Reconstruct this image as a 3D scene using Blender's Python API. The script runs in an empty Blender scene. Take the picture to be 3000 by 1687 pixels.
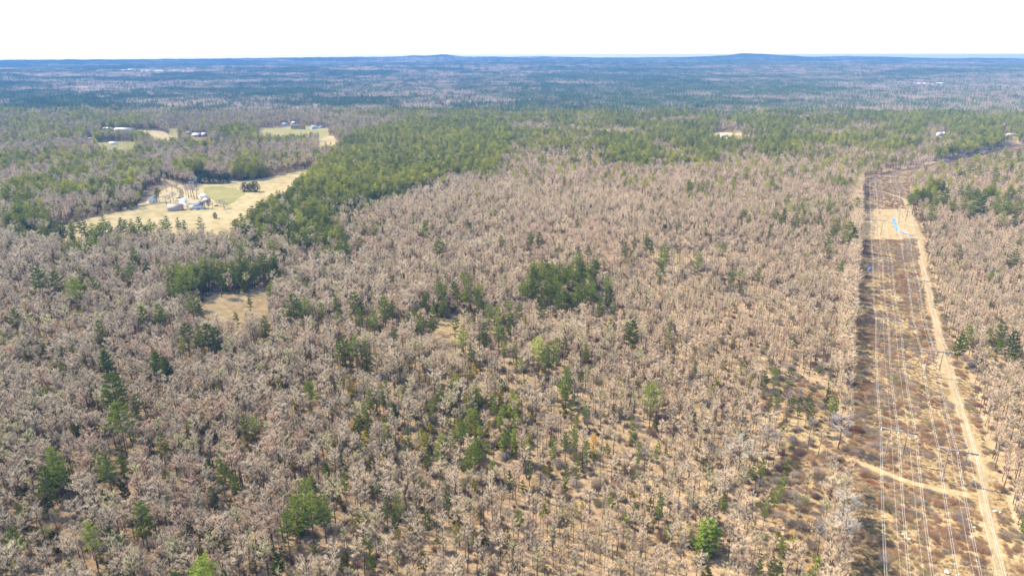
import bpy, math, random
import numpy as np
from mathutils import Vector, Matrix

S = bpy.context.scene
COL = S.collection
rad = math.radians

# ------------------------------------------------------------------ camera, sky, sun, exposure
EYE = 150.0                       # metres above the forest floor (a drone)
PITCH = rad(18.79)
cam = bpy.data.objects.new('camera', bpy.data.cameras.new('camera'))
COL.objects.link(cam)
cam.location = (0, 0, EYE)
cam.rotation_euler = (rad(90) - PITCH, 0, 0)
cam.data.sensor_width = 36
cam.data.lens = 24
cam.data.clip_start = 1
cam.data.clip_end = 90000
S.camera = cam

SUN_EL, SUN_AZ = 47.0, 25.0       # from the left, a little beyond the camera's flank
sun_vec = Vector((-math.cos(rad(SUN_AZ)) * math.cos(rad(SUN_EL)),
                  math.sin(rad(SUN_AZ)) * math.cos(rad(SUN_EL)), math.sin(rad(SUN_EL))))
world = bpy.data.worlds.new('World')
S.world = world
world.use_nodes = True
wn = world.node_tree
bg = wn.nodes['Background']
sky = wn.nodes.new('ShaderNodeTexSky')
sky.sky_type = 'NISHITA'
sky.sun_disc = False
sky.sun_elevation = rad(SUN_EL)
sky.sun_rotation = math.atan2(sun_vec.x, sun_vec.y)
sky.air_density = 1.0
sky.dust_density = 1.0
wn.links.new(sky.outputs[0], bg.inputs[0])
bg.inputs[1].default_value = 0.15
sl = bpy.data.lights.new('sun', 'SUN')
sl.energy = 5.0
sl.angle = rad(0.5)
sl.color = (1.0, 0.93, 0.82)
sun = bpy.data.objects.new('sun', sl)
COL.objects.link(sun)
sun.rotation_euler = sun_vec.to_track_quat('Z', 'Y').to_euler()
S.view_settings.view_transform = 'Standard'
S.view_settings.look = 'None'
S.view_settings.exposure = 2.05
S.view_settings.gamma = 1
S.view_settings.use_curve_mapping = False
S.render.engine = 'CYCLES'
S.cycles.max_bounces = 4
S.cycles.diffuse_bounces = 2
S.cycles.glossy_bounces = 1
S.cycles.transmission_bounces = 1
S.cycles.volume_bounces = 0
S.cycles.caustics_reflective = False
S.cycles.caustics_refractive = False
HAZE_DENSITY = 1.25e-4
HAZE_COLOR = (0.075, 0.19, 0.40)

rng = np.random.default_rng(11)
random.seed(5)

# ------------------------------------------------------------------ terrain
RIM = [(-2500, 174), (0, 174), (300, 173.5), (600, 172), (850, 170), (1000, 168.5), (1110, 167.5), (1190, 167),
       (1225, 164.5), (1265, 165), (1310, 161.5), (1365, 166.5), (1500, 168), (1600, 167), (1750, 170), (1900, 169.5),
       (2000, 168.5), (2090, 165), (2140, 160.5), (2200, 161.5), (2260, 165), (2330, 168), (2430, 166.5), (2530, 168),
       (2680, 171), (2780, 170), (2900, 171), (2970, 169), (3000, 168.5), (5500, 172)]
RX = np.array([(p[0] - 1500) / 2000 for p in RIM]); RZ = np.array([EYE + (163 - p[1]) * 4.5 for p in RIM])

def sstep(a, b, v):
    t = np.clip((v - a) / (b - a), 0, 1)
    return t * t * (3 - 2 * t)

def height(x, y):
    x = np.asarray(x, float); y = np.asarray(y, float)
    r = np.hypot(x, y)
    z = 0.9 * np.sin(x / 71 + .7) * np.cos(y / 83) + 0.7 * np.sin((x + y) / 57)
    z = z * sstep(0, 260, r)
    far = sstep(1500, 4500, r)
    z = z + far * (1 - .7 * sstep(7200, 9000, r)) * (6 * np.sin(x / 610 + 1.1) * np.sin(y / 470 + .4) + 7 * np.sin(x / 1500 - y / 900 + 2) + 5 * np.sin(y / 640 + x / 2700)
                   + sstep(3500, 6000, r) * (1 - sstep(7500, 9000, r)) * 7 * np.sin(y / 900 + 1.5 * np.sin(x / 2600)))
    tz = np.interp(x / np.maximum(y, 1), RX, RZ)
    mid = np.interp(x / np.maximum(y, 1), [-.8, -.2, .1, .35, .6, .9], [58, 60, 68, 76, 72, 68])
    z = z + sstep(2000, 6600, r) * mid + sstep(7000, 8700, r) * (tz - mid - 15)
    z = z - sstep(9150, 9800, r) * 70
    return z

cp, sp = math.cos(PITCH), math.sin(PITCH)

def ray(px, py):
    u = (np.asarray(px, float) - 1500) / 2000; v = -(np.asarray(py, float) - 843.5) / 2000
    return u, cp + v * sp, -sp + v * cp          # world direction, unit depth

def G(px, py, H=0.0):
    """point on the terrain (raised by H) seen at photograph position px, py"""
    dx, dy, dz = ray(px, py)
    dz = np.minimum(dz, -1e-3)
    z = np.zeros_like(dz) + H
    for _ in range(6):
        t = (z - EYE) / dz
        z = height(dx * t, dy * t) + H
    return dx * t, dy * t, z - H, t

def to_px(x, y, z):
    d = y * cp - (z - EYE) * sp
    d = np.maximum(d, 1)
    return 1500 + 2000 * x / d, 843.5 - 2000 * (y * sp + (z - EYE) * cp) / d, d

def inside(poly, px, py):
    px = np.asarray(px, float); py = np.asarray(py, float)
    c = np.zeros(px.shape, bool); n = len(poly)
    for i in range(n):
        x1, y1 = poly[i]; x2, y2 = poly[(i + 1) % n]
        if y1 == y2: continue
        k = ((y1 > py) != (y2 > py)) & (px < (x2 - x1) * (py - y1) / (y2 - y1) + x1)
        c ^= k
    return c

def smooth_noise(x, y, s, seed):
    """cheap value noise, 0..1"""
    x = np.asarray(x, float) / s + seed * 17.3; y = np.asarray(y, float) / s - seed * 9.1
    xi = np.floor(x).astype(np.int64); yi = np.floor(y).astype(np.int64)
    fx = x - xi; fy = y - yi
    fx = fx * fx * (3 - 2 * fx); fy = fy * fy * (3 - 2 * fy)
    def h(a, b):
        n = (a * 374761393 + b * 668265263 + seed * 144665) & 0xffffffff
        n = ((n ^ (n >> 13)) * 1274126177) & 0xffffffff
        return ((n ^ (n >> 16)) & 0xffff) / 65535.0
    return (h(xi, yi) * (1 - fx) + h(xi + 1, yi) * fx) * (1 - fy) + (h(xi, yi + 1) * (1 - fx) + h(xi + 1, yi + 1) * fx) * fy

def fbm(x, y, s, seed):
    return .55 * smooth_noise(x, y, s, seed) + .3 * smooth_noise(x, y, s / 2.1, seed + 3) + .15 * smooth_noise(x, y, s / 4.3, seed + 5)

# ------------------------------------------------------------------ materials
def new_mat(name):
    m = bpy.data.materials.new(name); m.use_nodes = True
    nt = m.node_tree; nt.nodes.clear()
    out = nt.nodes.new('ShaderNodeOutputMaterial')
    return m, nt, out

def ramp(nt, stops, fac):
    r = nt.nodes.new('ShaderNodeValToRGB')
    el = r.color_ramp.elements
    while len(el) < len(stops): el.new(0.5)
    for e, (p, c) in zip(el, stops):
        e.position = p; e.color = (*c, 1)
    nt.links.new(fac, r.inputs[0])
    return r.outputs[0]

def noise(nt, scale, detail=3, rough=.55, vec=None, dist=0):
    n = nt.nodes.new('ShaderNodeTexNoise')
    n.inputs['Scale'].default_value = scale; n.inputs['Detail'].default_value = detail
    n.inputs['Roughness'].default_value = rough; n.inputs['Distortion'].default_value = dist
    if vec is not None: nt.links.new(vec, n.inputs['Vector'])
    return n.outputs[0]

def mixc(nt, a, b, fac, mode='MIX'):
    m = nt.nodes.new('ShaderNodeMix'); m.data_type = 'RGBA'; m.blend_type = mode
    for sock, v in ((m.inputs[0], fac), (m.inputs[6], a), (m.inputs[7], b)):
        if isinstance(v, bpy.types.NodeSocket): nt.links.new(v, sock)
        elif isinstance(v, (int, float)): sock.default_value = v
        else: sock.default_value = (*v, 1)
    return m.outputs[2]

def position(nt):
    return nt.nodes.new('ShaderNodeNewGeometry').outputs['Position']

def diffuse(nt, out, color, rough=1.0, bump=None, dist=.3, strength=.6, trans=0.0):
    d = nt.nodes.new('ShaderNodeBsdfDiffuse'); d.inputs['Roughness'].default_value = rough
    if isinstance(color, bpy.types.NodeSocket): nt.links.new(color, d.inputs[0])
    else: d.inputs[0].default_value = (*color, 1)
    if bump is not None:
        b = nt.nodes.new('ShaderNodeBump'); b.inputs['Distance'].default_value = dist
        b.inputs['Strength'].default_value = strength
        nt.links.new(bump, b.inputs['Height']); nt.links.new(b.outputs[0], d.inputs['Normal'])
    if trans:
        t = nt.nodes.new('ShaderNodeBsdfTranslucent')
        if isinstance(color, bpy.types.NodeSocket): nt.links.new(color, t.inputs[0])
        else: t.inputs[0].default_value = (*color, 1)
        mx = nt.nodes.new('ShaderNodeMixShader'); mx.inputs[0].default_value = trans
        nt.links.new(d.outputs[0], mx.inputs[1]); nt.links.new(t.outputs[0], mx.inputs[2])
        nt.links.new(mx.outputs[0], out.inputs[0])
    else:
        nt.links.new(d.outputs[0], out.inputs[0])

def tint_attr(nt):
    a = nt.nodes.new('ShaderNodeAttribute'); a.attribute_type = 'INSTANCER'; a.attribute_name = 'tint'
    return a.outputs['Color']

def ground_mat(name, stops, s1=.02, s2=.35, bumpd=.5, fine=None):
    m, nt, out = new_mat(name)
    P = position(nt)
    a = noise(nt, s1, 4, .6, P); b = noise(nt, s2, 5, .65, P, .6)
    f = nt.nodes.new('ShaderNodeMath'); f.operation = 'MULTIPLY_ADD'
    nt.links.new(b, f.inputs[0]); f.inputs[1].default_value = .8
    g = nt.nodes.new('ShaderNodeMath'); g.operation = 'MULTIPLY'; g.inputs[1].default_value = .5
    nt.links.new(a, g.inputs[0]); nt.links.new(g.outputs[0], f.inputs[2])
    h = nt.nodes.new('ShaderNodeMath'); h.operation = 'SUBTRACT'; h.inputs[1].default_value = .15
    nt.links.new(f.outputs[0], h.inputs[0])
    c = ramp(nt, stops, h.outputs[0])
    diffuse(nt, out, c, bump=noise(nt, 1.6, 4, .7, P), dist=bumpd, strength=.7)
    return m

M = {}
M['litter'] = ground_mat('leaf_litter', [(.22, (.06, .038, .02)), (.38, (.14, .095, .05)), (.55, (.24, .165, .09)), (.8, (.33, .245, .14))], .02, .5)
M['corridor'] = ground_mat('cut_brush_ground', [(.25, (.05, .032, .016)), (.40, (.11, .07, .033)), (.53, (.195, .135, .065)), (.76, (.33, .25, .13))], .03, .6)
M['field'] = ground_mat('hay_field', [(.25, (.23, .175, .07)), (.42, (.32, .24, .105)), (.55, (.40, .30, .15)), (.8, (.46, .355, .20))], .011, .09, .2)
M['lawn'] = ground_mat('greening_lawn', [(.25, (.17, .165, .045)), (.45, (.24, .205, .07)), (.75, (.34, .265, .13))], .015, .1, .2)
M['straw'] = ground_mat('wet_meadow_straw', [(.22, (.11, .065, .03)), (.42, (.20, .135, .065)), (.6, (.27, .195, .10)), (.8, (.34, .26, .14))], .03, .25)
M['track'] = ground_mat('dirt_track_gravel', [(.25, (.12, .088, .048)), (.5, (.195, .145, .082)), (.8, (.27, .21, .13))], .05, .5, .1)
M['grass_path'] = ground_mat('trodden_grass', [(.25, (.15, .10, .05)), (.5, (.22, .16, .08)), (.8, (.30, .23, .13))], .05, .35, .2)
M['rutted'] = ground_mat('worn_track_grass', [(.25, (.11, .075, .035)), (.45, (.18, .13, .07)), (.6, (.24, .18, .10)), (.8, (.30, .235, .14))], .06, .9, .15)
M['gravel'] = ground_mat('pale_gravel', [(.25, (.38, .34, .30)), (.6, (.52, .48, .43)), (.8, (.6, .57, .53))], .01, .05)
M['asphalt'] = ground_mat('old_asphalt', [(.25, (.30, .28, .26)), (.8, (.42, .4, .37))], .05, .5, .05)

m, nt, out = new_mat('bare_twigs'); M['twig'] = m
diffuse(nt, out, tint_attr(nt), trans=.5)
m, nt, out = new_mat('grey_bark'); M['bark'] = m
diffuse(nt, out, ramp(nt, [(.3, (.045, .033, .023)), (.7, (.16, .12, .085))], noise(nt, 1.3, 4, .6, nt.nodes.new('ShaderNodeTexCoord').outputs['Object'])))
m, nt, out = new_mat('pine_needles'); M['needle'] = m
o3 = nt.nodes.new('ShaderNodeTexCoord').outputs['Object']
diffuse(nt, out, mixc(nt, tint_attr(nt), ramp(nt, [(.3, (.72, .78, .7)), (.7, (1.3, 1.2, 1.1))], noise(nt, .8, 3, .6, o3)), 1.0, 'MULTIPLY'), trans=.2)
m, nt, out = new_mat('pine_bark'); M['pbark'] = m
diffuse(nt, out, ramp(nt, [(.3, (.06, .045, .035)), (.7, (.17, .13, .10))], noise(nt, 1.5, 4, .6, nt.nodes.new('ShaderNodeTexCoord').outputs['Object'])))

def plain(name, c, rough=.7, metal=0.0, scale=.8, var=.25):
    m, nt, out = new_mat(name)
    b = nt.nodes.new('ShaderNodeBsdfPrincipled')
    P = nt.nodes.new('ShaderNodeTexCoord').outputs['Object']
    col = ramp(nt, [(.3, tuple(v * (1 - var) for v in c)), (.7, tuple(min(1, v * (1 + var * .5)) for v in c))], noise(nt, scale, 4, .6, P))
    nt.links.new(col, b.inputs['Base Color'])
    b.inputs['Roughness'].default_value = rough; b.inputs['Metallic'].default_value = metal
    nt.links.new(b.outputs[0], out.inputs[0])
    M[name] = m
    return m
plain('weathered_pole', (.20, .155, .115)); plain('galvanised_arm', (.13, .115, .10), .85); plain('aluminium_wire', (.52, .50, .47), .6)
plain('insulator_glass', (.45, .45, .44), .3); plain('brown_shingles', (.24, .18, .15)); plain('dark_slate', (.07, .08, .11)); plain('pale_metal_roof', (.38, .38, .37), .6)
plain('blue_grey_roof', (.20, .27, .36)); plain('white_clapboard', (.42, .42, .40)); plain('barn_boards', (.22, .19, .17)); plain('grey_siding', (.52, .52, .50))
plain('red_brown_siding', (.22, .09, .08)); plain('window_glass', (.05, .07, .10), .15); plain('dark_opening', (.03, .03, .03)); plain('boulder_stone', (.22, .205, .175))
plain('dark_paint', (.05, .06, .09), .25); plain('white_paint', (.75, .76, .78), .3); plain('tyre_rubber', (.03, .03, .03)); plain('blue_siding', (.20, .30, .42)); plain('brick', (.28, .16, .12))
plain('dead_log', (.42, .35, .28)); plain('peaty_mud', (.09, .06, .035))
m, nt, out = new_mat('standing_water'); M['water'] = m
b = nt.nodes.new('ShaderNodeBsdfPrincipled'); b.inputs['Base Color'].default_value = (.02, .07, .22, 1); b.inputs['Roughness'].default_value = .12  # the reflected blue of the sky is put into the base colour
b.inputs['Specular IOR Level'].default_value = .8
bp = nt.nodes.new('ShaderNodeBump'); bp.inputs['Strength'].default_value = .15; bp.inputs['Distance'].default_value = .05
nt.links.new(noise(nt, 2.0, 2, .5, position(nt)), bp.inputs['Height']); nt.links.new(bp.outputs[0], b.inputs['Normal'])
nt.links.new(b.outputs[0], out.inputs[0])

# ------------------------------------------------------------------ mesh helpers
def mesh_np(name, V, F, mats, mi=None):
    """V (n,3); F list of arrays (k,3) or (k,4)"""
    me = bpy.data.meshes.new(name)
    V = np.asarray(V, np.float32)
    if isinstance(F, np.ndarray): F = [F]
    F = [np.asarray(f, np.int32) for f in F if len(f)]
    nl = sum(f.size for f in F); nf = sum(len(f) for f in F)
    me.vertices.add(len(V)); me.vertices.foreach_set('co', V.ravel())
    me.loops.add(nl); me.loops.foreach_set('vertex_index', np.concatenate([f.ravel() for f in F]))
    me.polygons.add(nf)
    tot = np.concatenate([np.full(len(f), f.shape[1]) for f in F]); st = np.concatenate([[0], np.cumsum(tot)[:-1]])
    me.polygons.foreach_set('loop_start', st.astype(np.int32))
    if mi is not None: me.polygons.foreach_set('material_index', np.asarray(mi, np.int32))
    for mm in mats: me.materials.append(mm)
    me.update(calc_edges=True)
    return me

def obj(name, me, parent=None, loc=(0, 0, 0), kind=None, label=None, cat=None, group=None):
    o = bpy.data.objects.new(name, me); COL.objects.link(o); o.location = loc
    if parent: o.parent = parent
    if kind: o['kind'] = kind
    if label: o['label'] = label
    if cat: o['category'] = cat
    if group: o['group'] = group
    return o

def thing(name, label, cat, loc=(0, 0, 0), rz=0.0, group=None):
    o = obj(name, None, None, loc, None, label, cat, group); o.rotation_euler = (0, 0, rz)
    o.empty_display_size = .5
    return o

class MB:
    def __init__(s): s.v = []; s.q = []; s.t = []; s.n = 0
    def add(s, V, Q=(), T=()):
        s.v.append(np.asarray(V, float)); 
        if len(Q): s.q.append(np.asarray(Q) + s.n)
        if len(T): s.t.append(np.asarray(T) + s.n)
        s.n += len(V)
    def box(s, c, d, rz=0):
        c = np.array(c, float); x, y, z = np.array(d, float) / 2
        V = np.array([[-x, -y, -z], [x, -y, -z], [x, y, -z], [-x, y, -z], [-x, -y, z], [x, -y, z], [x, y, z], [-x, y, z]])
        if rz:
            cr, sr = math.cos(rz), math.sin(rz)
            V = np.c_[V[:, 0] * cr - V[:, 1] * sr, V[:, 0] * sr + V[:, 1] * cr, V[:, 2]]
        s.add(V + c, [[0, 3, 2, 1], [4, 5, 6, 7], [0, 1, 5, 4], [1, 2, 6, 5], [2, 3, 7, 6], [3, 0, 4, 7]]); return s
    def tube(s, pts, rr, n=5, cap=False):
        pts = np.asarray(pts, float); k = len(pts)
        rr = np.broadcast_to(np.asarray(rr, float), (k,))
        T = np.gradient(pts, axis=0); T /= np.linalg.norm(T, axis=1)[:, None] + 1e-9
        ref = np.where(np.abs(T[:, 2:3]) > .9, np.array([[1., 0, 0]]), np.array([[0, 0, 1.]]))
        A = np.cross(T, ref); A /= np.linalg.norm(A, axis=1)[:, None] + 1e-9
        B = np.cross(T, A)
        an = np.arange(n) * 2 * np.pi / n
        V = pts[:, None] + rr[:, None, None] * (A[:, None] * np.cos(an)[None, :, None] + B[:, None] * np.sin(an)[None, :, None])
        Q = [[i * n + j, i * n + (j + 1) % n, (i + 1) * n + (j + 1) % n, (i + 1) * n + j] for i in range(k - 1) for j in range(n)]
        s.add(V.reshape(-1, 3), Q); return s
    def mesh(s, name, mats, mi=None):
        V = np.concatenate(s.v); F = []
        if s.q: F.append(np.concatenate(s.q))
        if s.t: F.append(np.concatenate(s.t))
        return mesh_np(name, V, F, mats, mi)

def unit(v): return v / (np.linalg.norm(v, axis=-1, keepdims=True) + 1e-9)

# ------------------------------------------------------------------ trees
def blades(P, D, L, W, r):
    """thin triangles from P along D"""
    n = len(P)
    side = unit(np.cross(D, unit(r.normal(size=(n, 3))))) * W[:, None] / 2
    V = np.stack([P - side, P + side, P + D * L[:, None]], 1).reshape(-1, 3)
    return V, np.arange(n * 3).reshape(-1, 3)

def bare_tree(seed, H=17., R=3.2, cb=.45, twigs=1.0, spread=1.0, wid=1.0, most=None):
    r = np.random.default_rng(seed)
    T = MB(); C = MB()
    k = 7
    zz = np.linspace(0, H * .9, k)
    wob = np.cumsum(r.normal(0, .12, (k, 2)), 0); wob[0] = 0
    tr = np.c_[wob, zz]
    T.tube(tr, np.linspace(.19, .05, k) * (H / 15), 5)
    nl = int(10 + r.integers(0, 4))
    P = []; D = []; L = []
    for i in range(nl):
        f = cb + (.92 - cb) * (i + r.random() * .6) / nl
        z = f * H
        base = np.array([np.interp(z, zz, tr[:, 0]), np.interp(z, zz, tr[:, 1]), z])
        a = i * 2.4 + r.random() * .8
        up = r.uniform(.75, 1.25) / spread
        d = unit(np.array([math.cos(a), math.sin(a), up]))
        tt = (f - cb) / (1 - cb)
        l = R * (1.15 - .55 * tt) * r.uniform(.8, 1.2) * 1.15
        e = base + d * l * .5; e2 = base + d * l + np.array([0, 0, l * .18])
        T.tube([base, e, e2], [.07 * H / 15, .05 * H / 15, .02], 3)
        for q in np.linspace(.3, 1, 6):
            P.append(base * (1 - q) + e2 * q); D.append(d); L.append(l * (1.15 - q * .4) * .5)
    P.append(tr[-1]); D.append(np.array([0, 0, 1.])); L.append(R * .5)
    P = np.array(P); D = np.array(D); L = np.array(L)
    for lev, (nn, w, dev) in enumerate([(4, .075, .55), (5, .055, .5), (int(4 * twigs), .036, .42)]):
        P2 = np.repeat(P, nn, 0); D2 = np.repeat(D, nn, 0); L2 = np.repeat(L, nn)
        n = len(P2)
        D2 = unit(D2 + r.normal(size=(n, 3)) * dev * .75 + np.array([0, 0, .42]))
        L2 = L2 * r.uniform(.55, .95, n) * (1.25 if lev == 2 else 1)
        V, F = blades(P2, D2, L2, np.full(n, w * wid), r)
        (C if lev else T).add(V, T=F)
        q = r.uniform(.35, 1, n)
        P = P2 + D2 * (L2 * q)[:, None]; D = D2; L = L2 * .78
        if lev == 1:                                   # keep the count in bounds
            pick = r.permutation(n)[:min(n, int(1.9 * most) if most else [620, 480, 760, 560, 800, 500, 330, 680, 560, 280][seed % 10] or [330, 250, 400, 300, 420, 260, 170, 360, 300, 150][seed % 10])]
            P, D, L = P[pick], D[pick], L[pick]
    return T, C

def pine(seed, H=18., R=3.6, cb=.25, prof=.8, dens=1.0, droop=0.0, lump=.35, flat=.28, blade=1.0):
    r = np.random.default_rng(seed)
    T = MB(); C = MB()
    k = 6; zz = np.linspace(0, H * .97, k)
    wob = np.cumsum(r.normal(0, .1, (k, 2)), 0); wob[0] = 0
    tr = np.c_[wob, zz]
    T.tube(tr, np.linspace(.24, .04, k) * (H / 18), 6)
    z = cb * H; PP = []; DD = []
    while z < H * .985:
        t = (z / H - cb) / (1 - cb)
        base = np.array([np.interp(z, zz, tr[:, 0]), np.interp(z, zz, tr[:, 1]), z])
        rr = R * min(1, .45 + t * 3.2) * max(.05, (1 - t)) ** prof
        nb = 6 if rr > 1.2 else 5
        a0 = r.random() * 6
        for j in range(nb):
            a = a0 + j * 2 * math.pi / nb + r.normal(0, .25)
            l = rr * r.uniform(1 - lump, 1 + lump * .6) + .25
            if r.random() < .10 and t < .8: continue
            rise = .10 + .5 * t - droop + r.normal(0, .08)
            d = np.array([math.cos(a), math.sin(a), rise])
            end = base + d * l
            if l > .8: T.tube([base, end], [.045, .012], 3)
            nt_ = max(3, int(l * 7.5 * dens))
            q = r.uniform(.18, 1.04, nt_) ** .8
            p = base + (end - base) * q[:, None]
            side = np.array([-math.sin(a), math.cos(a), 0])
            p = p + side * (r.normal(0, .22, nt_) * l * (1.05 - q * .6))[:, None] + np.array([0, 0, 1.]) * r.normal(0.05, .10, nt_)[:, None]
            PP.append(p); DD.append(np.repeat(unit(d)[None], nt_, 0))
        z += (1.35 + .7 * r.random()) * (.75 if H < 10 else 1)
    n = 14; PP.append(tr[-1] + r.normal(0, .12, (n, 3)) + np.c_[np.zeros((n, 2)), r.uniform(-.6, .5, n)]); DD.append(np.repeat(np.array([[0, 0, 1.]]), n, 0))
    P = np.concatenate(PP); D = np.concatenate(DD)
    nb = 4
    P = np.repeat(P, nb, 0); D = np.repeat(D, nb, 0); n = len(P)
    rd = r.normal(size=(n, 3)) * np.array([1, 1, flat])
    D = unit(D * .7 + rd * .8 + np.array([0, 0, .18]))
    V, F = blades(P, D, r.uniform(.35, .75, n) * blade, r.uniform(.2, .36, n) * blade, r)
    C.add(V, T=F)
    return T, C

def build_set(prefix, defs, tm, cm):
    """for each definition: trunk mesh, crown mesh, and a joined mesh for the woods"""
    res = []
    coll = bpy.data.collections.new(prefix + '_models')      # not linked: only read by the woods' scatter
    for i, (T, C) in enumerate(defs):
        t = T.mesh(prefix + '_trunk', [tm]); c = C.mesh(prefix + '_crown', [cm])
        V = np.concatenate(T.v + C.v); F = []; nq = 0
        mi = []
        if T.q: f = np.concatenate(T.q); F.append(f); mi += [0] * len(f)
        off = T.n
        if T.t: f = np.concatenate(T.t); F.append(f); mi += [0] * len(f)
        if C.q: f = np.concatenate(C.q) + off; F.append(f); mi += [1] * len(f)
        if C.t: f = np.concatenate(C.t) + off; F.append(f); mi += [1] * len(f)
        j = mesh_np(prefix + '_model', V, F, [tm, cm], mi)
        o = bpy.data.objects.new('%s_model_%02d' % (prefix, i), j); coll.objects.link(o)
        res.append((t, c))
    return res, coll

BH = [17, 16, 18, 15, 17, 14, 19, 16, 13, 15]
bare_defs = [bare_tree(100 + i, BH[i], [2.7, 2.3, 2.9, 2.1, 3.2, 2.0, 1.9, 2.6, 2.5, 1.6][i], [.5, .56, .48, .58, .42, .5, .64, .5, .4, .6][i],
                       1.0, [1, .8, 1.15, .9, 1.3, .8, .7, 1.0, 1.2, .7][i]) for i in range(10)]
bare_defs += [bare_tree(130 + i, [15, 14, 16, 13, 15, 12][i], [1.7, 1.9, 1.5, 1.8, 2.1, 1.6][i], [.5, .45, .6, .4, .5, .5][i], 1.0, [.7, .8, .6, .8, .9, .7][i], .7, 200 + 20 * i) for i in range(6)]
BH += [15, 14, 16, 13, 15, 12]
bare_set, bare_coll = build_set('bare_tree', bare_defs, M['bark'], M['twig'])
PH = [20, 19, 21, 17, 15, 16, 10, 18, 12, 6]
PR = [4.2, 4.6, 4.0, 3.8, 3.6, 2.4, 2.6, 3.8, 2.6, 1.6]
pine_defs = [pine(200, 20, 4.2, .42, .7, 1.2), pine(201, 19, 4.6, .5, .45, 1.2, 0, .5), pine(202, 21, 4.0, .55, .5, 1.2, 0, .5),
             pine(203, 17, 3.8, .34, .65, 1.3, 0, .25), pine(204, 15, 3.6, .08, .42, 1.5, 0, .2, .9), pine(205, 16, 2.4, .25, .8, 1.5, .2, .2),
             pine(206, 10, 2.6, .2, .6, 1.3, 0, .35), pine(207, 18, 3.8, .48, .6, 1.1, 0, .5), pine(208, 12, 2.6, .35, .8, 1.2, 0, .5),
             pine(209, 6, 1.6, .1, .7, 1.4, 0, .3)]
pine_set, pine_coll = build_set('pine', pine_defs, M['pbark'], M['needle'])

def shrub(seed, R=1.2, Hh=1.3, n=170, w=.05):
    r = np.random.default_rng(seed); T = MB(); C = MB()
    T.tube([(0, 0, -.1), (0, 0, .3)], [.05, .03], 3)
    P = np.c_[r.normal(0, .25 * R, (n, 2)), r.uniform(0, .25 * Hh, n)]
    D = unit(np.c_[P[:, :2] * 1.6 + r.normal(0, .5, (n, 2)), np.full(n, 1.0)])
    V, F = blades(P, D, r.uniform(.5, 1.05, n) * Hh, np.full(n, w), r); C.add(V, T=F)
    P2 = P + D * (Hh * .5); D2 = unit(D + r.normal(0, .6, (n, 3)))
    V, F = blades(np.repeat(P2, 2, 0), unit(np.repeat(D2, 2, 0) + r.normal(0, .4, (2 * n, 3))), np.full(2 * n, .55 * Hh), np.full(2 * n, w), r); C.add(V, T=F)
    return T, C
shrub_defs = [shrub(300, 1.3, 1.2), shrub(301, 1.0, .9, 140), shrub(302, 1.7, 1.6, 260), shrub(303, .8, .7, 110, .06)]
shrub_set, shrub_coll = build_set('brush', shrub_defs, M['bark'], M['twig'])

# low clumps of many small trees for the far woods: 120 m squares of forest
def forest_patch(seed, frac, size=120., sp=6.6):
    r = np.random.default_rng(seed)
    g = np.arange(-size / 2, size / 2, sp)
    X, Y = np.meshgrid(g, g); X = X.ravel() + r.uniform(-.48, .48, X.size) * sp; Y = Y.ravel() + r.uniform(-.48, .48, Y.size) * sp
    n = len(X)
    nz = smooth_noise(X, Y, 30, seed) * .6 + r.random(n) * .4
    con = nz < np.quantile(nz, frac) if frac > 0 else np.zeros(n, bool)
    V = []; mi = []
    H = r.uniform(11, 17, n) + con * r.uniform(0, 7, n)
    for i in np.nonzero(~con)[0]:
        k = 11
        c = np.array([X[i], Y[i], H[i] - 3]) + r.normal(size=(k, 3)) * np.array([1.5, 1.5, 1.9])
        e1 = unit(r.normal(size=(k, 3)) * np.array([.5, .5, 1])) * 1.7; e2 = unit(r.normal(size=(k, 3))) * .33
        V.append(np.stack([c - e2, c + e2, c + e1], 1).reshape(-1, 3)); mi += [0] * k
        a = r.random() * 3.14; s_ = np.array([math.cos(a), math.sin(a), 0]) * .16; b = np.array([X[i], Y[i], 0])
        V.append(np.array([b - s_, b + s_, b + [0, 0, H[i] - 2]])); mi += [2]
    for i in np.nonzero(con)[0]:
        k = 5; h = H[i]; R = r.uniform(2.0, 3.2)
        for lv, (zb, zt, rr) in enumerate([(.22, .8, 1.0), (.5, 1.0, .68)]):
            a = np.arange(k) * 2 * math.pi / k + r.random() * 3
            ring = np.c_[X[i] + np.cos(a) * R * rr * r.uniform(.6, 1.25, k), Y[i] + np.sin(a) * R * rr * r.uniform(.6, 1.25, k), h * zb + r.normal(0, .8, k)]
            top = np.array([X[i] + r.normal(0, .3), Y[i] + r.normal(0, .3), h * zt])
            V.append(np.stack([ring, np.roll(ring, -1, 0), np.repeat(top[None], k, 0)], 1).reshape(-1, 3)); mi += [1] * k
    V = np.concatenate(V)
    return mesh_np('woods_patch', V, np.arange(len(V)).reshape(-1, 3), [M['far_twig'], M['far_needle'], M['bark']], mi)
for nm, a, b_, tr in (('far_twig', (.31, .235, .18), (.47, .365, .28), .4), ('far_needle', (.08, .115, .045), (.21, .25, .09), .25)):  # far_twig is darkened: shade between the twigs is mixed into its colour
    m, nt, out = new_mat(nm); M[nm] = m
    c = ramp(nt, [(.3, a), (.7, b_)], noise(nt, .012, 4, .65, position(nt)))
    diffuse(nt, out, c, trans=tr)
patch_coll = bpy.data.collections.new('far_woods_models')
FRACS = [0.03, .15, .35, .6, .88]
for fi, fr in enumerate(FRACS):
    for k in range(2):
        o = bpy.data.objects.new('far_woods_model_%02d' % (fi * 2 + k), forest_patch(400 + fi * 2 + k, fr)); patch_coll.objects.link(o)

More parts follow.
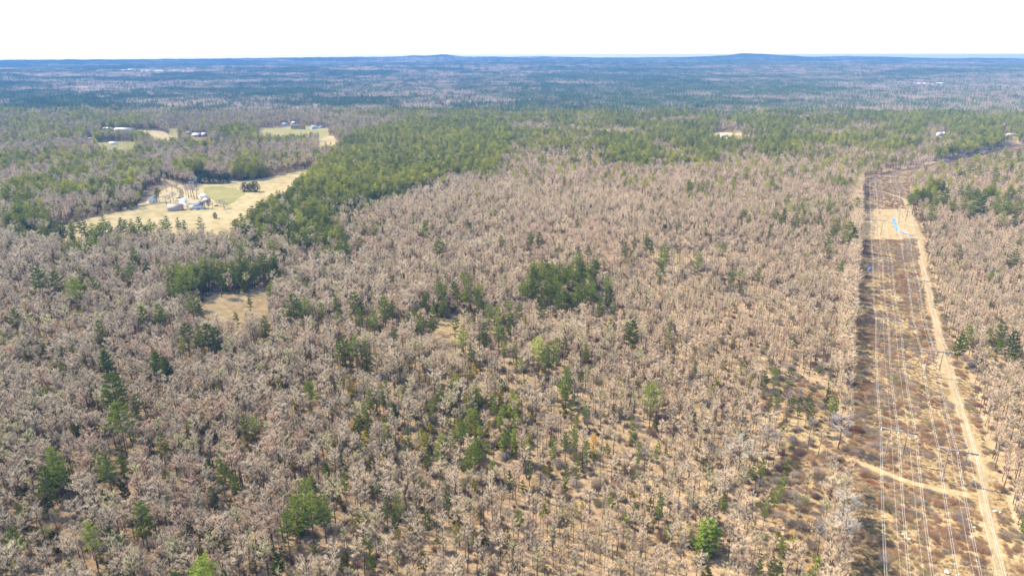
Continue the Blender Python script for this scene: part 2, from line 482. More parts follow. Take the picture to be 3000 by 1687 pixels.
# ------------------------------------------------------------------ scatter (one object, geometry nodes)
def scatter(name, coll, xyz, rot, scl, pid, tint, label, cat):
    me = bpy.data.meshes.new(name)
    n = len(xyz)
    me.vertices.add(n); me.vertices.foreach_set('co', np.asarray(xyz, np.float32).ravel())
    for nm, ty, dat, key in (('rot', 'FLOAT_VECTOR', rot, 'vector'), ('scl', 'FLOAT_VECTOR', scl, 'vector'), ('pid', 'INT', pid, 'value'), ('tint', 'FLOAT_COLOR', tint, 'color')):
        at = me.attributes.new(nm, ty, 'POINT')
        at.data.foreach_set(key, np.asarray(dat, np.int32 if ty == 'INT' else np.float32).ravel())
    o = obj(name, me, None, kind='stuff', label=label, cat=cat)
    ng = bpy.data.node_groups.new(name + '_scatter', 'GeometryNodeTree')
    ng.interface.new_socket('Geometry', in_out='INPUT', socket_type='NodeSocketGeometry')
    ng.interface.new_socket('Geometry', in_out='OUTPUT', socket_type='NodeSocketGeometry')
    N = ng.nodes; L = ng.links
    gi = N.new('NodeGroupInput'); go = N.new('NodeGroupOutput')
    ci = N.new('GeometryNodeCollectionInfo'); ci.inputs[0].default_value = coll
    ci.inputs['Separate Children'].default_value = True; ci.inputs['Reset Children'].default_value = True
    ip = N.new('GeometryNodeInstanceOnPoints'); ip.inputs['Pick Instance'].default_value = True
    def attr(nm, ty):
        a = N.new('GeometryNodeInputNamedAttribute'); a.data_type = ty; a.inputs[0].default_value = nm
        return [s for s in a.outputs if s.enabled and s.name == 'Attribute'][0]
    L.new(gi.outputs[0], ip.inputs['Points']); L.new(ci.outputs[0], ip.inputs['Instance'])
    L.new(attr('pid', 'INT'), ip.inputs['Instance Index'])
    L.new(attr('rot', 'FLOAT_VECTOR'), ip.inputs['Rotation'])
    L.new(attr('scl', 'FLOAT_VECTOR'), ip.inputs['Scale'])
    L.new(ip.outputs[0], go.inputs[0])
    md = o.modifiers.new('scatter', 'NODES'); md.node_group = ng
    return o

# ------------------------------------------------------------------ ground sheet
def ground():
    rr = np.concatenate([[0], np.exp(np.arange(math.log(20), math.log(9900), .02))])
    th = np.concatenate([np.arange(-56, 56.01, .4), np.arange(60, 300.1, 6)])
    a = np.radians(th)
    Rr, A = np.meshgrid(rr, a, indexing='ij')
    X = Rr * np.sin(A); Y = Rr * np.cos(A); Z = height(X, Y)
    n, m_ = Rr.shape
    V = np.stack([X, Y, Z], -1).reshape(-1, 3)
    i = np.arange(n - 1)[:, None]; j = np.arange(m_)[None]
    jn = (j + 1) % m_
    Q = np.stack([i * m_ + j, i * m_ + jn, (i + 1) * m_ + jn, (i + 1) * m_ + j], -1).reshape(-1, 4)[:, ::-1]
    o = obj('ground', mesh_np('ground', V, Q, [M['litter']]), kind='structure')
    for p in o.data.polygons: p.use_smooth = True
ground()

def clip_grid_sheet(name, poly_xy, step, off, mat, kind='structure', **kw):
    """sheet of the polygon (ground metres), draped over the terrain"""
    import bmesh
    P = np.array(poly_xy); bm = bmesh.new()
    f = bm.faces.new([bm.verts.new((p[0], p[1], 0)) for p in P])
    lo, hi = P.min(0), P.max(0)
    for ax in (0, 1):
        for c in np.arange(math.floor(lo[ax] / step) * step, hi[ax], step):
            co = [0, 0, 0]; no = [0, 0, 0]; co[ax] = c; no[ax] = 1
            bmesh.ops.bisect_plane(bm, geom=bm.faces[:] + bm.edges[:] + bm.verts[:], plane_co=co, plane_no=no)
    bmesh.ops.triangulate(bm, faces=bm.faces[:])
    for v in bm.verts: v.co.z = float(height(v.co.x, v.co.y)) + off
    bmesh.ops.recalc_face_normals(bm, faces=bm.faces[:])
    me = bpy.data.meshes.new(name)
    bm.normal_update()
    if len(bm.faces) and sum(f.normal.z for f in bm.faces) < 0:
        bmesh.ops.reverse_faces(bm, faces=bm.faces[:])
    bm.to_mesh(me); bm.free(); me.materials.append(mat)
    return obj(name, me, kind=kind, **kw)

def ragged(poly, px_amp, n_sub=6, seed=1):
    r = np.random.default_rng(seed); out = []
    for i in range(len(poly)):
        a = np.array(poly[i], float); b = np.array(poly[(i + 1) % len(poly)], float)
        L = np.hypot(*(b - a)); k = max(1, min(n_sub, int(L / (px_amp * 3))))
        for q in range(k):
            p = a + (b - a) * q / k
            out.append(tuple(p + (r.normal(0, px_amp, 2) * [1, .5] if q else 0)))
    return out

def to_ground(poly):
    P = np.array(poly, float); x, y, z, t = G(P[:, 0], P[:, 1]); return list(zip(x, y))

def open_down(poly, H=11.0):
    """what is seen of a clearing ends at the tops of the trees before it: move its near side to their feet"""
    P = np.array(poly, float); cy = P[:, 1].mean(); out = []
    for x, y in P:
        gx, gy, gz, t = G(x, y)
        if y > cy:
            _, y2, _ = to_px(*[float(v) for v in G(x, y, H)[:2]], float(gz)); y = float(y2)
        out.append((x, y))
    return out

# traced outlines (photograph positions of things on the ground)
CORR = [(2478, 1760), (2482, 1560), (2486, 1400), (2490, 1250), (2495, 1100), (2500, 960), (2506, 860), (2514, 760), (2519, 680), (2523, 600), (2526, 530),
        (2600, 502), (2666, 494), (2759, 474), (2799, 463), (2865, 453), (2923, 438), (3000, 420), (3060, 408), (3160, 402),
        (3160, 442), (3000, 462), (2923, 474), (2840, 490), (2760, 506), (2690, 522), (2666, 540), (2666, 570), (2672, 612), (2702, 666),
        (2721, 769), (2742, 852), (2775, 976), (2828, 1071), (2876, 1237), (2912, 1370), (2960, 1500), (2990, 1600), (3010, 1687), (3025, 1760)]
T1 = lambda L_: [(x / 2.576, y / 2.576 + 130) for x, y in L_]
TA = lambda L_: [(x / 2.576, y / 2.576 + 600) for x, y in L_]
FARM = [(150, 672), (250, 643), (335, 622), (410, 612), (400, 600), (440, 588), (470, 562), (500, 545), (470, 530), (470, 520), (540, 545), (565, 560), (578, 545), (560, 530),
        (524, 512), (582, 518), (680, 532), (750, 528), (850, 508), (918, 493), (924, 502), (905, 540), (850, 594), (785, 630), (735, 662), (705, 690), (680, 712), (640, 722),
        (500, 716), (300, 716), (180, 712), (150, 700)]
MEADOW = open_down(TA([(1500, 745), (1530, 700), (1700, 680), (1850, 680), (1950, 640), (2040, 605), (2060, 640), (2030, 720), (2030, 770), (1900, 790), (1700, 820), (1580, 830), (1510, 800)]), 15)
GLADE = open_down([(1276, 940), (1330, 932), (1400, 925), (1420, 935), (1370, 952), (1338, 990), (1320, 1030), (1270, 1020), (1262, 970)], 7)
T8 = lambda L_: [(x / 3.22 + 250, y / 3.22 + 340) for x, y in L_]
LAWNS = [('upper_lawn', T8([(1640, 118), (1860, 108), (2090, 95), (2310, 118), (2280, 150), (2120, 160), (1900, 185), (1640, 185)]), 'lawn'),
         ('strip_lawn', T8([(785, 120), (880, 120), (875, 165), (800, 165)]), 'lawn'),
         ('cottage_lawn', T8([(100, 250), (360, 240), (470, 245), (500, 290), (430, 315), (250, 318), (130, 285)]), 'lawn'),
         ('village_yard', T8([(400, 130), (700, 140), (740, 150), (940, 190), (1300, 205), (1290, 240), (930, 225), (700, 215), (430, 175)]), 'field'),
         ('side_lawn', T8([(2200, 190), (2340, 190), (2440, 235), (2200, 260)]), 'field'),
         ('hill_field', [(2086, 393), (2110, 388), (2172, 391), (2172, 400), (2120, 410), (2086, 407)], 'field')]
LOGGED = [(2245, 1105), (2330, 1105), (2450, 1140), (2460, 1290), (2492, 1300), (2492, 1440), (2440, 1460), (2420, 1700), (2360, 1700), (2290, 1640), (2300, 1560), (2210, 1480), (2220, 1400), (2290, 1350), (2260, 1270), (2225, 1200)]
GAP = [(270, 1420), (340, 1400), (400, 1410), (420, 1450), (380, 1490), (300, 1500), (250, 1460)]
YARD = [(420, 560), (470, 540), (560, 545), (620, 590), (640, 605), (600, 612), (470, 608), (410, 600)]
EXCL = [CORR, FARM, MEADOW, GLADE, YARD]

clip_grid_sheet('power_line_clearing', to_ground(ragged(CORR, 2.0, 5, 3)), 18, .05, M['corridor'])
clip_grid_sheet('hay_field', to_ground(ragged(FARM, 1.2, 4, 4)), 25, .05, M['field'])
clip_grid_sheet('wet_meadow', to_ground(ragged(MEADOW, 1.5, 4, 5)), 25, .06, M['straw'])
clip_grid_sheet('small_clearing', to_ground(ragged(GLADE, 1.5, 4, 6)), 25, .06, M['straw'])
for nm, pl, mt in LAWNS:
    q = open_down(pl, 8 if nm == 'hill_field' else 15); EXCL.append(q)
    clip_grid_sheet(nm, to_ground(ragged(q, .8, 4, 8)), 40, .10, M[mt])
clip_grid_sheet('logged_ground', to_ground(ragged(LOGGED, 12, 8, 9)), 15, .03, M['corridor'])
clip_grid_sheet('green_grass', to_ground(ragged([(600, 548), (640, 544), (700, 556), (720, 568), (690, 590), (665, 604), (640, 598), (606, 576), (596, 560)], 2, 5, 31)), 25, .08, M['lawn'])
clip_grid_sheet('straw_flat', to_ground(ragged([(2523, 612), (2560, 600), (2610, 606), (2650, 598), (2668, 640), (2688, 684), (2650, 696), (2630, 708), (2580, 696), (2550, 712), (2522, 703)], 4, 8, 12)), 15, .07, M['grass_path'])

def ribbon(name, pts, width, off, mat, seed=0, kind='structure', px=True, shift=0.0, **kw):
    P = np.array(pts, float)
    if px: x, y, z, t = G(P[:, 0], P[:, 1]); P = np.c_[x, y]
    d = np.r_[0, np.cumsum(np.hypot(*np.diff(P, axis=0).T))]
    s = np.arange(0, d[-1], 3.0); 
    X = np.interp(s, d, P[:, 0]); Y = np.interp(s, d, P[:, 1])
    ker = np.ones(7) / 7
    if len(X) > 14:
        X2 = np.convolve(np.pad(X, 3, 'edge'), ker, 'valid'); Y2 = np.convolve(np.pad(Y, 3, 'edge'), ker, 'valid'); X, Y = X2, Y2
    tx = np.gradient(X); ty = np.gradient(Y); l = np.hypot(tx, ty); nx, ny = -ty / l, tx / l
    w = width / 2 * (1 + .35 * (smooth_noise(s, s * 0, 9, seed + 1) - .5)); w2 = width / 2 * (1 + .35 * (smooth_noise(s, s * 0, 7, seed + 2) - .5))
    w = w + shift; w2 = w2 - shift
    A = np.c_[X + nx * w, Y + ny * w]; B = np.c_[X - nx * w2, Y - ny * w2]
    V = np.stack([A, B], 1).reshape(-1, 2); V = np.c_[V, height(V[:, 0], V[:, 1]) + off]
    i = np.arange(len(s) - 1) * 2
    return obj(name, mesh_np(name, V, np.stack([i, i + 1, i + 3, i + 2], 1)[:, ::-1], [mat]), kind=kind, **kw)

ROAD = [(2945, 1780), (2930, 1687), (2921, 1630), (2906, 1569), (2887, 1498), (2878, 1460), (2885, 1427), (2878, 1379), (2849, 1303), (2826, 1237), (2802, 1175), (2783, 1109), (2764, 1047),
        (2750, 1000), (2744, 947), (2727, 893), (2711, 823), (2701, 765), (2705, 744), (2697, 725), (2696, 705), (2690, 678), (2673, 641), (2661, 608), (2650, 585), (2632, 577), (2586, 562), (2545, 555)]
ribbon('dirt_track', ROAD, 3.4, .10, M['rutted'], 1)
ribbon('wheel_rut', ROAD, .85, .14, M['track'], 21, shift=.8)
ribbon('wheel_rut', ROAD, .85, .14, M['track'], 22, shift=-.8)
ribbon('far_track', [(2526, 527), (2560, 520), (2600, 512), (2650, 507), (2690, 498), (2760, 486), (2850, 468), (2905, 452)], 4.0, .12, M['grass_path'], 2)
ribbon('grassy_path', [(2330, 1290), (2400, 1325), (2500, 1345), (2560, 1370), (2620, 1400), (2680, 1420), (2760, 1435), (2840, 1452), (2880, 1460)], 3.0, .08, M['grass_path'], 3)
ribbon('cross_path', [(2530, 870), (2600, 876), (2660, 880), (2714, 876)], 2.2, .09, M['grass_path'], 5)
ribbon('mid_path', [(2640, 755), (2680, 756), (2703, 757)], 2.6, .09, M['grass_path'], 6)
ribbon('upper_lawn_road', [(755, 378), (830, 374), (900, 368), (960, 372)], 9, .2, M['track'], 7)
ribbon('village_road', [(380, 392), (420, 400), (400, 416), (340, 412), (270, 408)], 8, .2, M['track'], 8)
ribbon('farm_drive', [(470, 531), (505, 545), (530, 556), (532, 570), (530, 585), (545, 598), (575, 600)], 4.5, .12, M['track'], 9)
clip_grid_sheet('farm_yard', to_ground([(520, 582), (548, 580), (556, 590), (548, 602), (528, 600)]), 25, .16, M['gravel'])
ribbon('farm_lane', [(415, 545), (470, 539), (482, 536)], 4, .12, M['track'], 10)
ribbon('farm_yard_path', [(415, 604), (450, 596), (463, 600)], 9, .11, M['grass_path'], 11)
ribbon('woodland_road', [(1030, 392), (1055, 400), (1062, 406)], 8, .2, M['track'], 12)

# standing water
def pool(name, pts, lab, w=2.5, seed=3):
    o = ribbon(name, pts, w, .14, M['water'], seed, kind='structure'); return o
pool('standing_water', [(2617, 637), (2620, 650), (2626, 666), (2629, 678), (2640, 684), (2660, 687), (2679, 690)], '', 2.6)
pool('standing_water', [(2512, 648), (2520, 650), (2530, 652)], '', 2.2, 5)
pool('standing_water', [(2543, 793), (2548, 786), (2549, 780)], '', 2.0, 6)
pool('standing_water', [(2584, 950), (2585, 964)], '', 1.6, 7)
pool('standing_water', [(2622, 1062), (2624, 1078)], '', 1.2, 8)
ribbon('meadow_brook', TA([(2010, 655), (1900, 680), (1800, 700), (1765, 715), (1800, 735), (1860, 738)]), 1.3, .13, M['peaty_mud'], 9)

# ------------------------------------------------------------------ conifer share over the land (photograph outlines of the stands' canopies)
STANDS = [
 ([(560, 690), (640, 660), (680, 600), (720, 575), (800, 550), (900, 515), (930, 480), (990, 430), (1050, 385), (1200, 352), (1400, 340), (1500, 372), (1490, 440), (1460, 480), (1440, 512), (1350, 505), (1280, 520),
   (1200, 560), (1120, 595), (1040, 625), (960, 640), (1010, 700), (1000, 735), (900, 745), (860, 700), (800, 700), (740, 690), (660, 690)], .74),
 ([(165, 668), (400, 676), (640, 690), (760, 700), (800, 745), (600, 745), (400, 738), (170, 725)], .85),
 ([(0, 650), (65, 610), (100, 590), (150, 640), (200, 680), (150, 690), (60, 695), (0, 680)], .8),
 ([(680, 478), (720, 468), (776, 480), (782, 515), (700, 522), (680, 510)], .95), ([(508, 470), (560, 468), (600, 480), (600, 512), (540, 512), (512, 500)], .8),
 ([(85, 430), (170, 410), (240, 440), (240, 485), (150, 492), (85, 485)], .65), ([(427, 420), (560, 408), (660, 425), (640, 460), (520, 466), (430, 450)], .55),
 ([(630, 378), (700, 366), (755, 385), (750, 405), (660, 405)], .85),
 ([(474, 850), (500, 810), (560, 790), (640, 770), (760, 770), (830, 775), (830, 800), (790, 845), (700, 862), (600, 868), (540, 880), (500, 868)], .62),
 ([(854, 690), (900, 680), (1000, 690), (1030, 720), (990, 750), (930, 755), (870, 735)], .75),
 ([(1520, 815), (1600, 790), (1690, 775), (1750, 800), (1765, 860), (1700, 885), (1600, 875), (1530, 850)], .6),
 ([(1180, 900), (1240, 860), (1340, 850), (1420, 850), (1430, 900), (1390, 925), (1290, 920), (1200, 930)], .65),
 ([(1555, 262), (1800, 258), (2000, 280), (2100, 310), (2110, 400), (2100, 470), (2000, 440), (1900, 400), (1700, 380), (1560, 350), (1480, 320)], .48),
 ([(1480, 380), (1750, 385), (2000, 440), (2080, 470), (1900, 480), (1800, 470), (1600, 440), (1480, 440)], .38),
 ([(1330, 310), (1560, 300), (1580, 350), (1440, 350), (1330, 350)], .5),
 ([(2116, 345), (2250, 335), (2330, 350), (2423, 375), (2423, 400), (2300, 400), (2200, 372)], .62), ([(2217, 385), (2341, 400), (2345, 448), (2220, 445)], .6),
 ([(2462, 372), (2510, 372), (2510, 425), (2470, 428)], .85), ([(2536, 430), (2600, 410), (2690, 402), (2690, 425), (2600, 440)], .6), ([(2600, 352), (2705, 355), (2705, 395), (2620, 392)], .65),
 ([(2776, 355), (3000, 350), (3200, 350), (3200, 410), (3000, 402), (2900, 400), (2780, 385)], .6), ([(2800, 408), (2943, 392), (2948, 440), (2865, 450), (2803, 465)], .97), ([(2740, 440), (2800, 430), (2800, 465), (2745, 475)], .75),
 ([(2665, 560), (2730, 545), (2800, 555), (2800, 590), (2700, 610), (2668, 615)], .28), ([(2810, 560), (2920, 570), (3100, 580), (3100, 610), (2900, 605), (2830, 600)], .5),
 ([(2000, 548), (2200, 540), (2420, 560), (2520, 570), (2520, 640), (2400, 650), (2250, 630), (2000, 590)], .13), ([(2330, 1085), (2230, 1090), (2230, 1040), (2330, 1050)], .2),
 ([(1000, 1100), (1500, 1080), (1560, 1350), (1100, 1350), (980, 1250)], .14),
 ([(850, 760), (1000, 740), (1150, 800), (1150, 900), (1000, 900), (850, 850)], .10),
 ([(300, 680), (600, 690), (800, 740), (780, 790), (560, 790), (300, 730)], .16),
 ([(1300, 580), (1500, 560), (1480, 640), (1200, 660), (1000, 660), (1040, 620)], .10),
 ([(0, 330), (420, 330), (500, 420), (450, 560), (300, 600), (0, 620)], .30), ([(450, 440), (900, 420), (950, 470), (860, 500), (470, 470)], .12)]
PINKISH = [(1150, 480), (2500, 420), (3200, 480), (3200, 1800), (2500, 1800), (2200, 1300), (1700, 1000), (1250, 860), (1050, 680)]

def conifer_share(px, py, gx, gy, d):
    base = np.interp(d, [0, 500, 900, 1500, 3000, 9000, 20000], [.008, .012, .05, .15, .26, .34, .40])
    lf = np.interp(px, [0, 700, 1300, 3000], [.05, .03, 0, 0]) * (d < 900)
    s = base + lf
    n = fbm(gx * .6, gy, np.where(d > 1300, 260., 90.), 4)
    far = sstep(900, 1600, d)
    s = s * (1 - far) + far * np.clip((n - .5) * 2.8 + s, .06, .85)
    for poly, f in STANDS:
        k = inside(poly, px, py)
        s = np.where(k, f, s)
    s = np.where((s > .5) & (d < 1600), s * np.interp(n, [.3, .45, .6], [.72, 1.0, 1.2]), s)
    m60 = fbm(gx, gy, 45, 91)
    s = np.where((s >= .45) & (d > 1150) & (d < 1950) & (px > 1450) & ~inside(STANDS[26][0], px, py), s * np.interp(fbm(gx, gy, 75, 92), [.38, .5, .6], [.25, .8, 1.1]), s)
    s = np.where((s > .1) & (s < .45) & (d < 1900), s * np.interp(m60, [.4, .5, .6], [.25, .8, 2.1]), s)
    calm = inside([(1450, 620), (1500, 520), (2480, 440), (2480, 560), (2500, 1100), (1900, 1100), (1500, 800)], px, py)
    for poly, f in STANDS: calm &= ~inside(poly, px, py)
    s = np.where(calm & (d < 1400), .008 + .06 * sstep(650, 1100, d), s)
    return s

def tint_bare(px, py, gx, gy, n, d=None):
    """colour of the twigs: greyer on the left with shade and backlight mixed in, sandy and pinkish on the right"""
    w = np.interp(px + (fbm(gx, gy, 120, 21) - .5) * 700, [500, 1900], [0, 1])[:, None]
    grey = np.array([.39, .32, .23]); tan = np.array([.74, .57, .37])  # grey holds the shade of the left woods as well as bark tone
    c = grey * (1 - w) + tan * w
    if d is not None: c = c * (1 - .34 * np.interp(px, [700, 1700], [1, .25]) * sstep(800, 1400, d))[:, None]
    u = rng.random(n)[:, None]; nz = fbm(gx, gy, 45, 22)[:, None]
    red = np.array([.50, .29, .20]); green = np.array([.42, .42, .17]); pale = np.array([.60, .52, .39]); dark = np.array([.22, .175, .13])
    k = u * .6 + nz * .4
    c = np.where(k < .27, c * .55 + red * .45, c)
    c = np.where((k > .60) & (k < .66), c * .45 + green * .55, c)
    c = np.where(k > .72, c * .7 + pale * .3, c)
    c = np.where((k > .40) & (k < .46), c * .45 + dark * .55, c)
    return np.c_[c * rng.uniform(.92, 1.06, (n, 1)), np.ones(n)]

def tint_pine(n, gx, gy):
    u = np.clip(rng.random(n) * .7 + fbm(gx, gy, 60, 33) * .5 - .1, 0, 1)[:, None]
    a = np.array([.06, .085, .022]); b = np.array([.30, .31, .06])
    c = a * (1 - u) + b * u
    return np.c_[c * rng.uniform(.85, 1.15, (n, 1)), np.ones(n)]

def grid(y0, y1, sp, seed, marg=1.10):
    r = np.random.default_rng(seed)
    xm = .75 * (.947 * y1 + 48) * marg + 30
    X, Y = np.meshgrid(np.arange(-xm, xm, sp), np.arange(y0, y1, sp * .9))
    X[1::2] += sp / 2
    X = X.ravel() + r.uniform(-.47, .47, X.size) * sp; Y = Y.ravel() + r.uniform(-.47, .47, Y.size) * sp
    k = np.abs(X) < .75 * (.947 * Y + 48) * marg + 30
    return X[k], Y[k]

# ------------------------------------------------------------------ pines traced one by one: (x, top y, crown width) in the photograph
def tl(ox, oy, s, L_): return [(x / s + ox, y / s + oy, w / s) for x, y, w in L_]
PINES = tl(0, 600, 2.576, [(740, 870, 75), (780, 1095, 90), (1165, 1105, 90), (1232, 1140, 90), (1390, 903, 90), (1490, 912, 90), (1560, 900, 110), (1612, 920, 100), (1370, 1010, 60), (1990, 830, 80),
  (1190, 745, 80), (1060, 760, 90), (1430, 650, 110), (100, 790, 70), (2200, 665, 110), (2290, 680, 100), (2420, 740, 70), (2530, 680, 55), (2550, 775, 70), (1775, 820, 50), (540, 560, 120), (400, 512, 80),
  (690, 555, 70), (600, 540, 60), (890, 450, 90), (970, 430, 75), (270, 480, 110), (590, 450, 50), (2325, 1340, 75), (1275, 650, 45), (1000, 320, 60), (1180, 405, 45), (1095, 405, 40), (1360, 520, 100), (1290, 560, 90),
  (1640, 470, 80), (1580, 450, 60), (1750, 470, 60), (1440, 500, 70),
  (770, 80, 60), (905, 95, 50), (940, 112, 50), (985, 105, 45), (1040, 90, 60), (1125, 105, 50), (1215, 110, 55), (1250, 85, 55), (1335, 95, 45), (1385, 115, 45), (1505, 90, 60), (620, 110, 60), (590, 130, 50), (460, 140, 50),
  (820, 120, 40), (1165, 130, 40), (1560, 260, 50), (2210, 205, 50), (2310, 205, 60), (2145, 330, 45), (1500, 745, 50), (1880, 700, 40), (2220, 410, 40)])
PINES += tl(1000, 600, 2.576, [(630, 115, 62), (735, 240, 75), (1205, 235, 46), (1428, 215, 56), (1495, 205, 56), (1785, 85, 38), (1795, 335, 72), (1865, 310, 45), (1932, 380, 32), (2145, 275, 56), (2215, 240, 34),
  (2305, 258, 52), (2345, 272, 42), (2445, 295, 86), (2415, 445, 76), (960, 520, 70), (850, 580, 56), (640, 655, 52), (1035, 650, 70), (1370, 560, 62), (1410, 535, 60), (1445, 545, 60), (1492, 530, 66), (1555, 548, 66),
  (1622, 540, 70), (1585, 610, 66), (1520, 620, 60), (1665, 590, 62), (1640, 650, 60), (1750, 480, 70), (1792, 472, 62), (1825, 560, 80), (1890, 540, 72), (1780, 590, 70), (1905, 590, 60), (2010, 510, 72), (2022, 610, 72), (1960, 700, 60), (2055, 710, 44), (1262, 710, 80), (1115, 750, 82),
  (1180, 775, 70), (1185, 850, 92), (1282, 815, 72), (1345, 745, 52), (855, 850, 82), (920, 905, 92), (1078, 885, 64), (975, 1050, 52), (595, 810, 76), (692, 790, 82), (235, 770, 84), (320, 695, 100), (382, 730, 64),
  (92, 655, 92), (145, 705, 62), (130, 780, 70), (20, 240, 70), (30, 285, 60), (135, 245, 62), (170, 130, 45), (240, 130, 50), (380, 255, 40), (100, 1000, 92), (178, 1020, 82), (15, 975, 96), (1490, 1010, 112), (1570, 1035, 120), (1625, 1005, 80), (1690, 1005, 52),
  (2205, 868, 84), (2160, 880, 50), (2478, 920, 70), (1355, 1150, 60), (1700, 1220, 112), (1812, 1268, 46), (1845, 1050, 42), (1232, 1010, 50), (1510, 742, 60), (1315, 1055, 40), (390, 915, 60), (1660, 450, 40), (940, 600, 70)])
PINES += tl(1700, 600, 2.576, [(900, 365, 66), (1085, 290, 42), (1148, 470, 60), (1212, 495, 50), (1350, 470, 56), (1978, 420, 42), (1878, 250, 60), (1915, 168, 46), (1440, 150, 40), (1690, 55, 50), (1635, 55, 50),
  (1545, 30, 60), (1475, 10, 40), (1230, 35, 30), (1280, 65, 30), (1585, 1225, 50), (1480, 1230, 60), (1955, 100, 40)])
PINES += tl(2400, 500, 2.415, [(225, 360, 92), (258, 400, 60), (1000, 530, 36), (1400, 550, 62), (1070, 1090, 82), (1020, 1150, 72), (1305, 1065, 82), (1282, 1190, 82), (1395, 1130, 90), (895, 360, 36), (835, 868, 26), (1430, 452, 26),
  (275, 190, 50), (75, 185, 46), (165, 640, 44), (690, 135, 75), (650, 165, 55), (740, 130, 40), (780, 128, 42), (885, 72, 38), (905, 120, 75), (835, 155, 45), (968, 190, 45), (1035, 190, 44), (1015, 105, 38), (1058, 105, 42), (1088, 135, 48),
  (1140, 165, 80), (1165, 185, 70), (1090, 230, 50), (1265, 175, 60), (1320, 190, 70), (1355, 200, 60), (1420, 205, 50), (1320, 285, 52), (1395, 300, 40), (810, 245, 55)])
PINES += tl(1000, 1125, 2.576, [(915, 268, 62), (1247, 300, 78), (1030, 415, 72), (1602, 388, 60), (1692, 368, 62), (1762, 310, 60), (1855, 430, 72), (2190, 238, 46), (2208, 290, 58), (2250, 430, 46), (2392, 420, 46), (1745, 90, 62),
  (1840, 120, 52), (1150, 62, 46), (1420, 545, 52), (1270, 645, 46), (802, 765, 72), (332, 840, 56), (412, 838, 62), (396, 930, 50), (165, 120, 46), (680, 120, 50), (1700, 590, 42), (216, 1200, 60), (650, 960, 50), (20, 670, 50), (1780, 545, 50), (500, 320, 44), (190, 230, 50)])
PINES += tl(1700, 1125, 2.576, [(545, 0, 118), (980, 1025, 185), (1380, 568, 62), (1545, 650, 60), (1490, 758, 62), (1412, 850, 46), (1372, 1270, 52), (1515, 1335, 66), (1465, 1290, 50), (610, 810, 60), (1610, 90, 40), (1668, 105, 60), (1755, 130, 56), (1730, 85, 44), (1915, 60, 56), (1940, 95, 50), (1880, 20, 40),
  (1318, 580, 40), (1440, 80, 28), (1500, 30, 26), (1535, 1160, 60)])
PINES += tl(0, 1000, 2.109, [(685, 195, 135), (715, 388, 140), (305, 650, 122), (265, 770, 105), (855, 988, 108), (540, 1130, 100), (636, 58, 72), (945, 58, 76), (1010, 100, 76), (1356, 668, 60), (1356, 738, 60), (1422, 798, 52), (985, 558, 62),
  (1300, 898, 58), (1880, 858, 92), (1820, 950, 120), (1905, 930, 120), (1985, 940, 110), (1762, 1055, 105), (1250, 1338, 150), (1085, 1425, 90), (1380, 1405, 84), (640, 690, 105), (745, 700, 60), (1896, 250, 52), (1244, 430, 42), (1500, 458, 50),
  (1562, 470, 52), (830, 335, 60), (380, 770, 60), (2090, 0, 60)])
PINES += tl(2600, 380, 6.04, [(1720, 510, 60), (1500, 570, 130), (1240, 560, 80), (1310, 660, 90), (1655, 590, 60), (1940, 680, 100), (2210, 560, 90), (2330, 500, 55), (1900, 890, 90), (2010, 1010, 70), (2190, 1010, 120), (800, 770, 60), (2390, 700, 90),
  (2340, 340, 100), (2200, 390, 110), (1940, 400, 70)])
PTINT = {}   # a few with a colour of their own: nearest traced crown to this spot
COLOURED = [((1578, 1003), (.42, .42, .09)), ((1742, 1280), (.62, .36, .05)), ((593, 1640), (.27, .32, .05)), ((2080, 1530), (.16, .215, .035)), ((256, 1540), (.26, .28, .06)), ((540, 1000), (.22, .26, .06))]
PINES.append((1910 / 2.576 + 1000, 372 / 2.576 + 1125, 56 / 2.576))
pa = np.array(PINES)
RATIO = np.array(PH) / (2 * np.array(PR))
pr_ = np.random.default_rng(77)
P_X, P_Y, P_Z, P_S, P_K, P_PX, P_PY = [], [], [], [], [], [], []
for (x, yt, w) in PINES:
    H = 16.0
    for _ in range(3):
        gx, gy, gz, t = G(x, yt, H)
        wm = w * t / 2000.0
        H = float(np.clip(wm * 1.5 + 10.5, 9, 25))
    kinds = [0, 0, 3, 3, 1, 7] if H > 13 else ([3, 6, 8, 7] if H > 8 else [6, 8, 9])
    k = int(kinds[pr_.integers(len(kinds))])
    if abs(x - 2080) < 12 and abs(yt - 1523) < 12:
        k, H = 4, 13.0; gx, gy, gz, t = G(x, yt, H)
    P_X.append(float(gx)); P_Y.append(float(gy)); P_Z.append(float(gz)); P_K.append(k)
    sv = H / PH[k]; sh = wm / (2 * PR[k]) * 1.3
    P_S.append((float(np.clip(sh, .5 * sv, 1.9 * sv)),) * 2 + (sv,))
    P_PX.append(x); P_PY.append(yt)
P_T = tint_pine(len(PINES), np.array(P_X), np.array(P_Y)) * np.array([.78, .85, .8, 1])
for (cx, cy), c in COLOURED:
    i = int(np.argmin((pa[:, 0] - cx) ** 2 + (pa[:, 1] - cy) ** 2)); P_T[i, :3] = c
PXY = np.c_[P_X, P_Y]

# ------------------------------------------------------------------ the woods up to 1.9 km, tree by tree
Xa, Ya = grid(135, 1000, 3.85, 3); Xb, Yb = grid(1000, 1900, 4.9, 4)
X = np.r_[Xa, Xb]; Y = np.r_[Ya, Yb]
Z = height(X, Y)
bx, by, d = to_px(X, Y, Z); cx_, cy_, _ = to_px(X, Y, Z + 11)
keep = np.ones(len(X), bool)
for pl in EXCL: keep &= ~inside(pl, bx, by)
u = rng.random(len(X))
keep &= ~(inside(LOGGED, bx, by) & (u > .05))
keep &= ~(inside(GAP, bx, by) & (u > .15))
